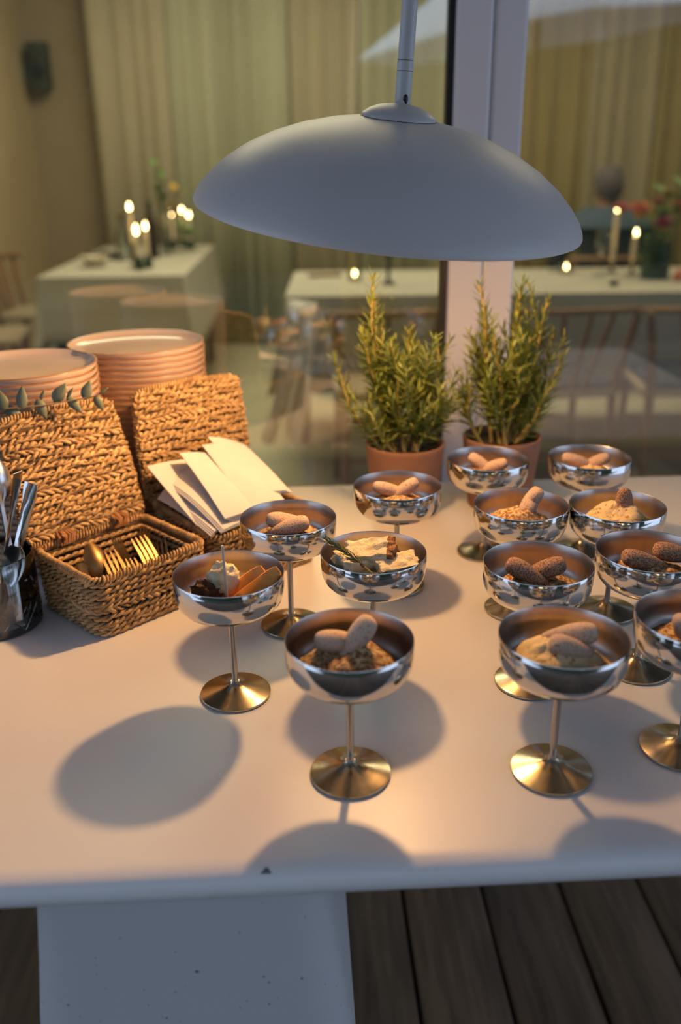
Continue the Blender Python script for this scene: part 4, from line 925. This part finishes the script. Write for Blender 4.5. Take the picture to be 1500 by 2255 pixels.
# ------------------------------------------------------------------ heat lamp
LC = Vector((.0560, 1.030, .4375)); a_, f_ = math.radians(5.9), math.radians(7.2)
ex = Vector((math.cos(a_), 0, -math.sin(a_))); ey = Vector((0, math.cos(f_), math.sin(f_))); ey = (ey - ex * ey.dot(ex)).normalized(); ez = ex.cross(ey)
lamp = thing('heat_lamp', 'grey dome heat lamp hanging over the dessert coupes', 'lamp', LC)
LS = .985
lamp.matrix_world = Matrix.Translation(LC) @ Matrix((ex, ey, ez)).transposed().to_4x4()
out = [(.2121, 0), (.2124, .0015), (.2112, .006), (.2060, .0155), (.1960, .0275), (.1800, .0425), (.1580, .0580), (.1320, .0715), (.1020, .0830), (.0700, .0915), (.0400, .0965)]
inn = [(.0400, .0945), (.0700, .0895), (.1020, .0810), (.1320, .0695), (.1575, .0560), (.1790, .0408), (.1945, .0262), (.2045, .0145), (.2095, .0058), (.2105, .0005)]
MB().lathe(out + inn, 96, mi=[0] * len(out) + [1] * (len(inn) - 1) + [0], close=True).build('shade', [M['lamp'], M['lamp_in']], lamp, 60)
MB().lathe([(.0395, .0955), (.0400, .0972), (.0385, .1000), (.0320, .1045), (.0220, .1085), (.0110, .1105), (.0060, .1110), (0, .1110)], 40).build('cap', M['lamp'], lamp, 60)
MB().lathe([(.0403, .0955), (.0405, .0968), (.0396, .0970), (.0394, .0958)], 40, close=True).build('cap_seam', M['lamp_dark'], lamp)
MB().lathe([(0, .094), (.017, .094), (.017, .072), (.012, .064), (0, .064)], 20).build('socket', M['lamp_dark'], lamp)
MB().lathe([(0, .066), (.010, .064), (.017, .056), (.0215, .046), (.0205, .036), (.014, .029), (0, .0265)], 24).build('bulb', M['bulb'], lamp)
inv = lamp.matrix_world.inverted()
def LW(x, y, z): return inv @ Vector((x, y, z))
d0 = Vector((.0068, 0, .1054)).normalized(); j0 = Vector((.0703, 1.03, .5430))
top = LC + ez * .1105
MB().tube([inv @ top, inv @ (j0 - d0 * .002)], [.0048, .0048], 14).build('neck', M['lamp'], lamp)
MB().tube([inv @ (j0 - d0 * .0005), inv @ (j0 + d0 * .004), inv @ (j0 + d0 * .035)], [.0066, .0083, .0085], 20).build('stem', M['lamp'], lamp)
for s0, s1, r in ((.0350, .0356, .0080), (.0450, .0456, .0080)): MB().tube([inv @ (j0 + d0 * s0), inv @ (j0 + d0 * s1)], r, 20).build('stem_seam', M['lamp_dark'], lamp)
MB().tube([inv @ (j0 + d0 * .0356), inv @ (j0 + d0 * .0450)], .0086, 20).build('stem_ring', M['lamp'], lamp)
MB().tube([inv @ (j0 + d0 * .0456), inv @ (j0 + d0 * .95)], [.0083, .0085], 20).build('stem', M['lamp'], lamp)
jb = MB(); jb.ball(inv @ (j0 + d0 * .008 + Vector((.002, -.0062, 0))), .0042, 10, 8, sc=(.8, .8, 1.35)); jb.build('joint', M['lamp_dark'], lamp)
tp = j0 + d0 * .95
MB().tube([inv @ tp, inv @ (tp + Vector((.06, .15, .02))), inv @ Vector((.23, 1.462, 1.50))], .009, 12).build('wall_arm', M['lamp'], lamp)
ll = light('lamp_light', 'POINT', LAMP, 1.0, (1.0, .535, .205), .013)
# the bulb throws wide: its intensity rises away from its axis, as a batwing reflector does
ll.data.use_nodes = True; nt = ll.data.node_tree; N = nt.nodes; L = nt.links
em = N['Emission']; ge = N.new('ShaderNodeNewGeometry'); dt = N.new('ShaderNodeVectorMath'); dt.operation = 'DOT_PRODUCT'
ax = Vector((.25, -.05, -1)).normalized(); dt.inputs[1].default_value = ax; L.new(ge.outputs['Incoming'], dt.inputs[0])
ab = N.new('ShaderNodeMath'); ab.operation = 'ABSOLUTE'; L.new(dt.outputs['Value'], ab.inputs[0])
mx = N.new('ShaderNodeMath'); mx.operation = 'MAXIMUM'; mx.inputs[1].default_value = .46; L.new(ab.outputs[0], mx.inputs[0])
pw = N.new('ShaderNodeMath'); pw.operation = 'POWER'; pw.inputs[1].default_value = -1.8; L.new(mx.outputs[0], pw.inputs[0])
ml = N.new('ShaderNodeMath'); ml.operation = 'MULTIPLY'; ml.inputs[1].default_value = 5.5; L.new(pw.outputs[0], ml.inputs[0])
sx = N.new('ShaderNodeSeparateXYZ'); L.new(ge.outputs['Incoming'], sx.inputs[0])
m0 = N.new('ShaderNodeMath'); m0.operation = 'MAXIMUM'; m0.inputs[1].default_value = 0; L.new(sx.outputs['Y'], m0.inputs[0])
m1 = N.new('ShaderNodeMath'); m1.operation = 'POWER'; m1.inputs[1].default_value = 1.4; L.new(m0.outputs[0], m1.inputs[0])
m2 = N.new('ShaderNodeMath'); m2.operation = 'MULTIPLY_ADD'; m2.inputs[1].default_value = -.97; m2.inputs[2].default_value = 1; L.new(m1.outputs[0], m2.inputs[0])
m3 = N.new('ShaderNodeMath'); m3.operation = 'MULTIPLY'; L.new(ml.outputs[0], m3.inputs[0]); L.new(m2.outputs[0], m3.inputs[1])
L.new(m3.outputs[0], em.inputs['Strength'])
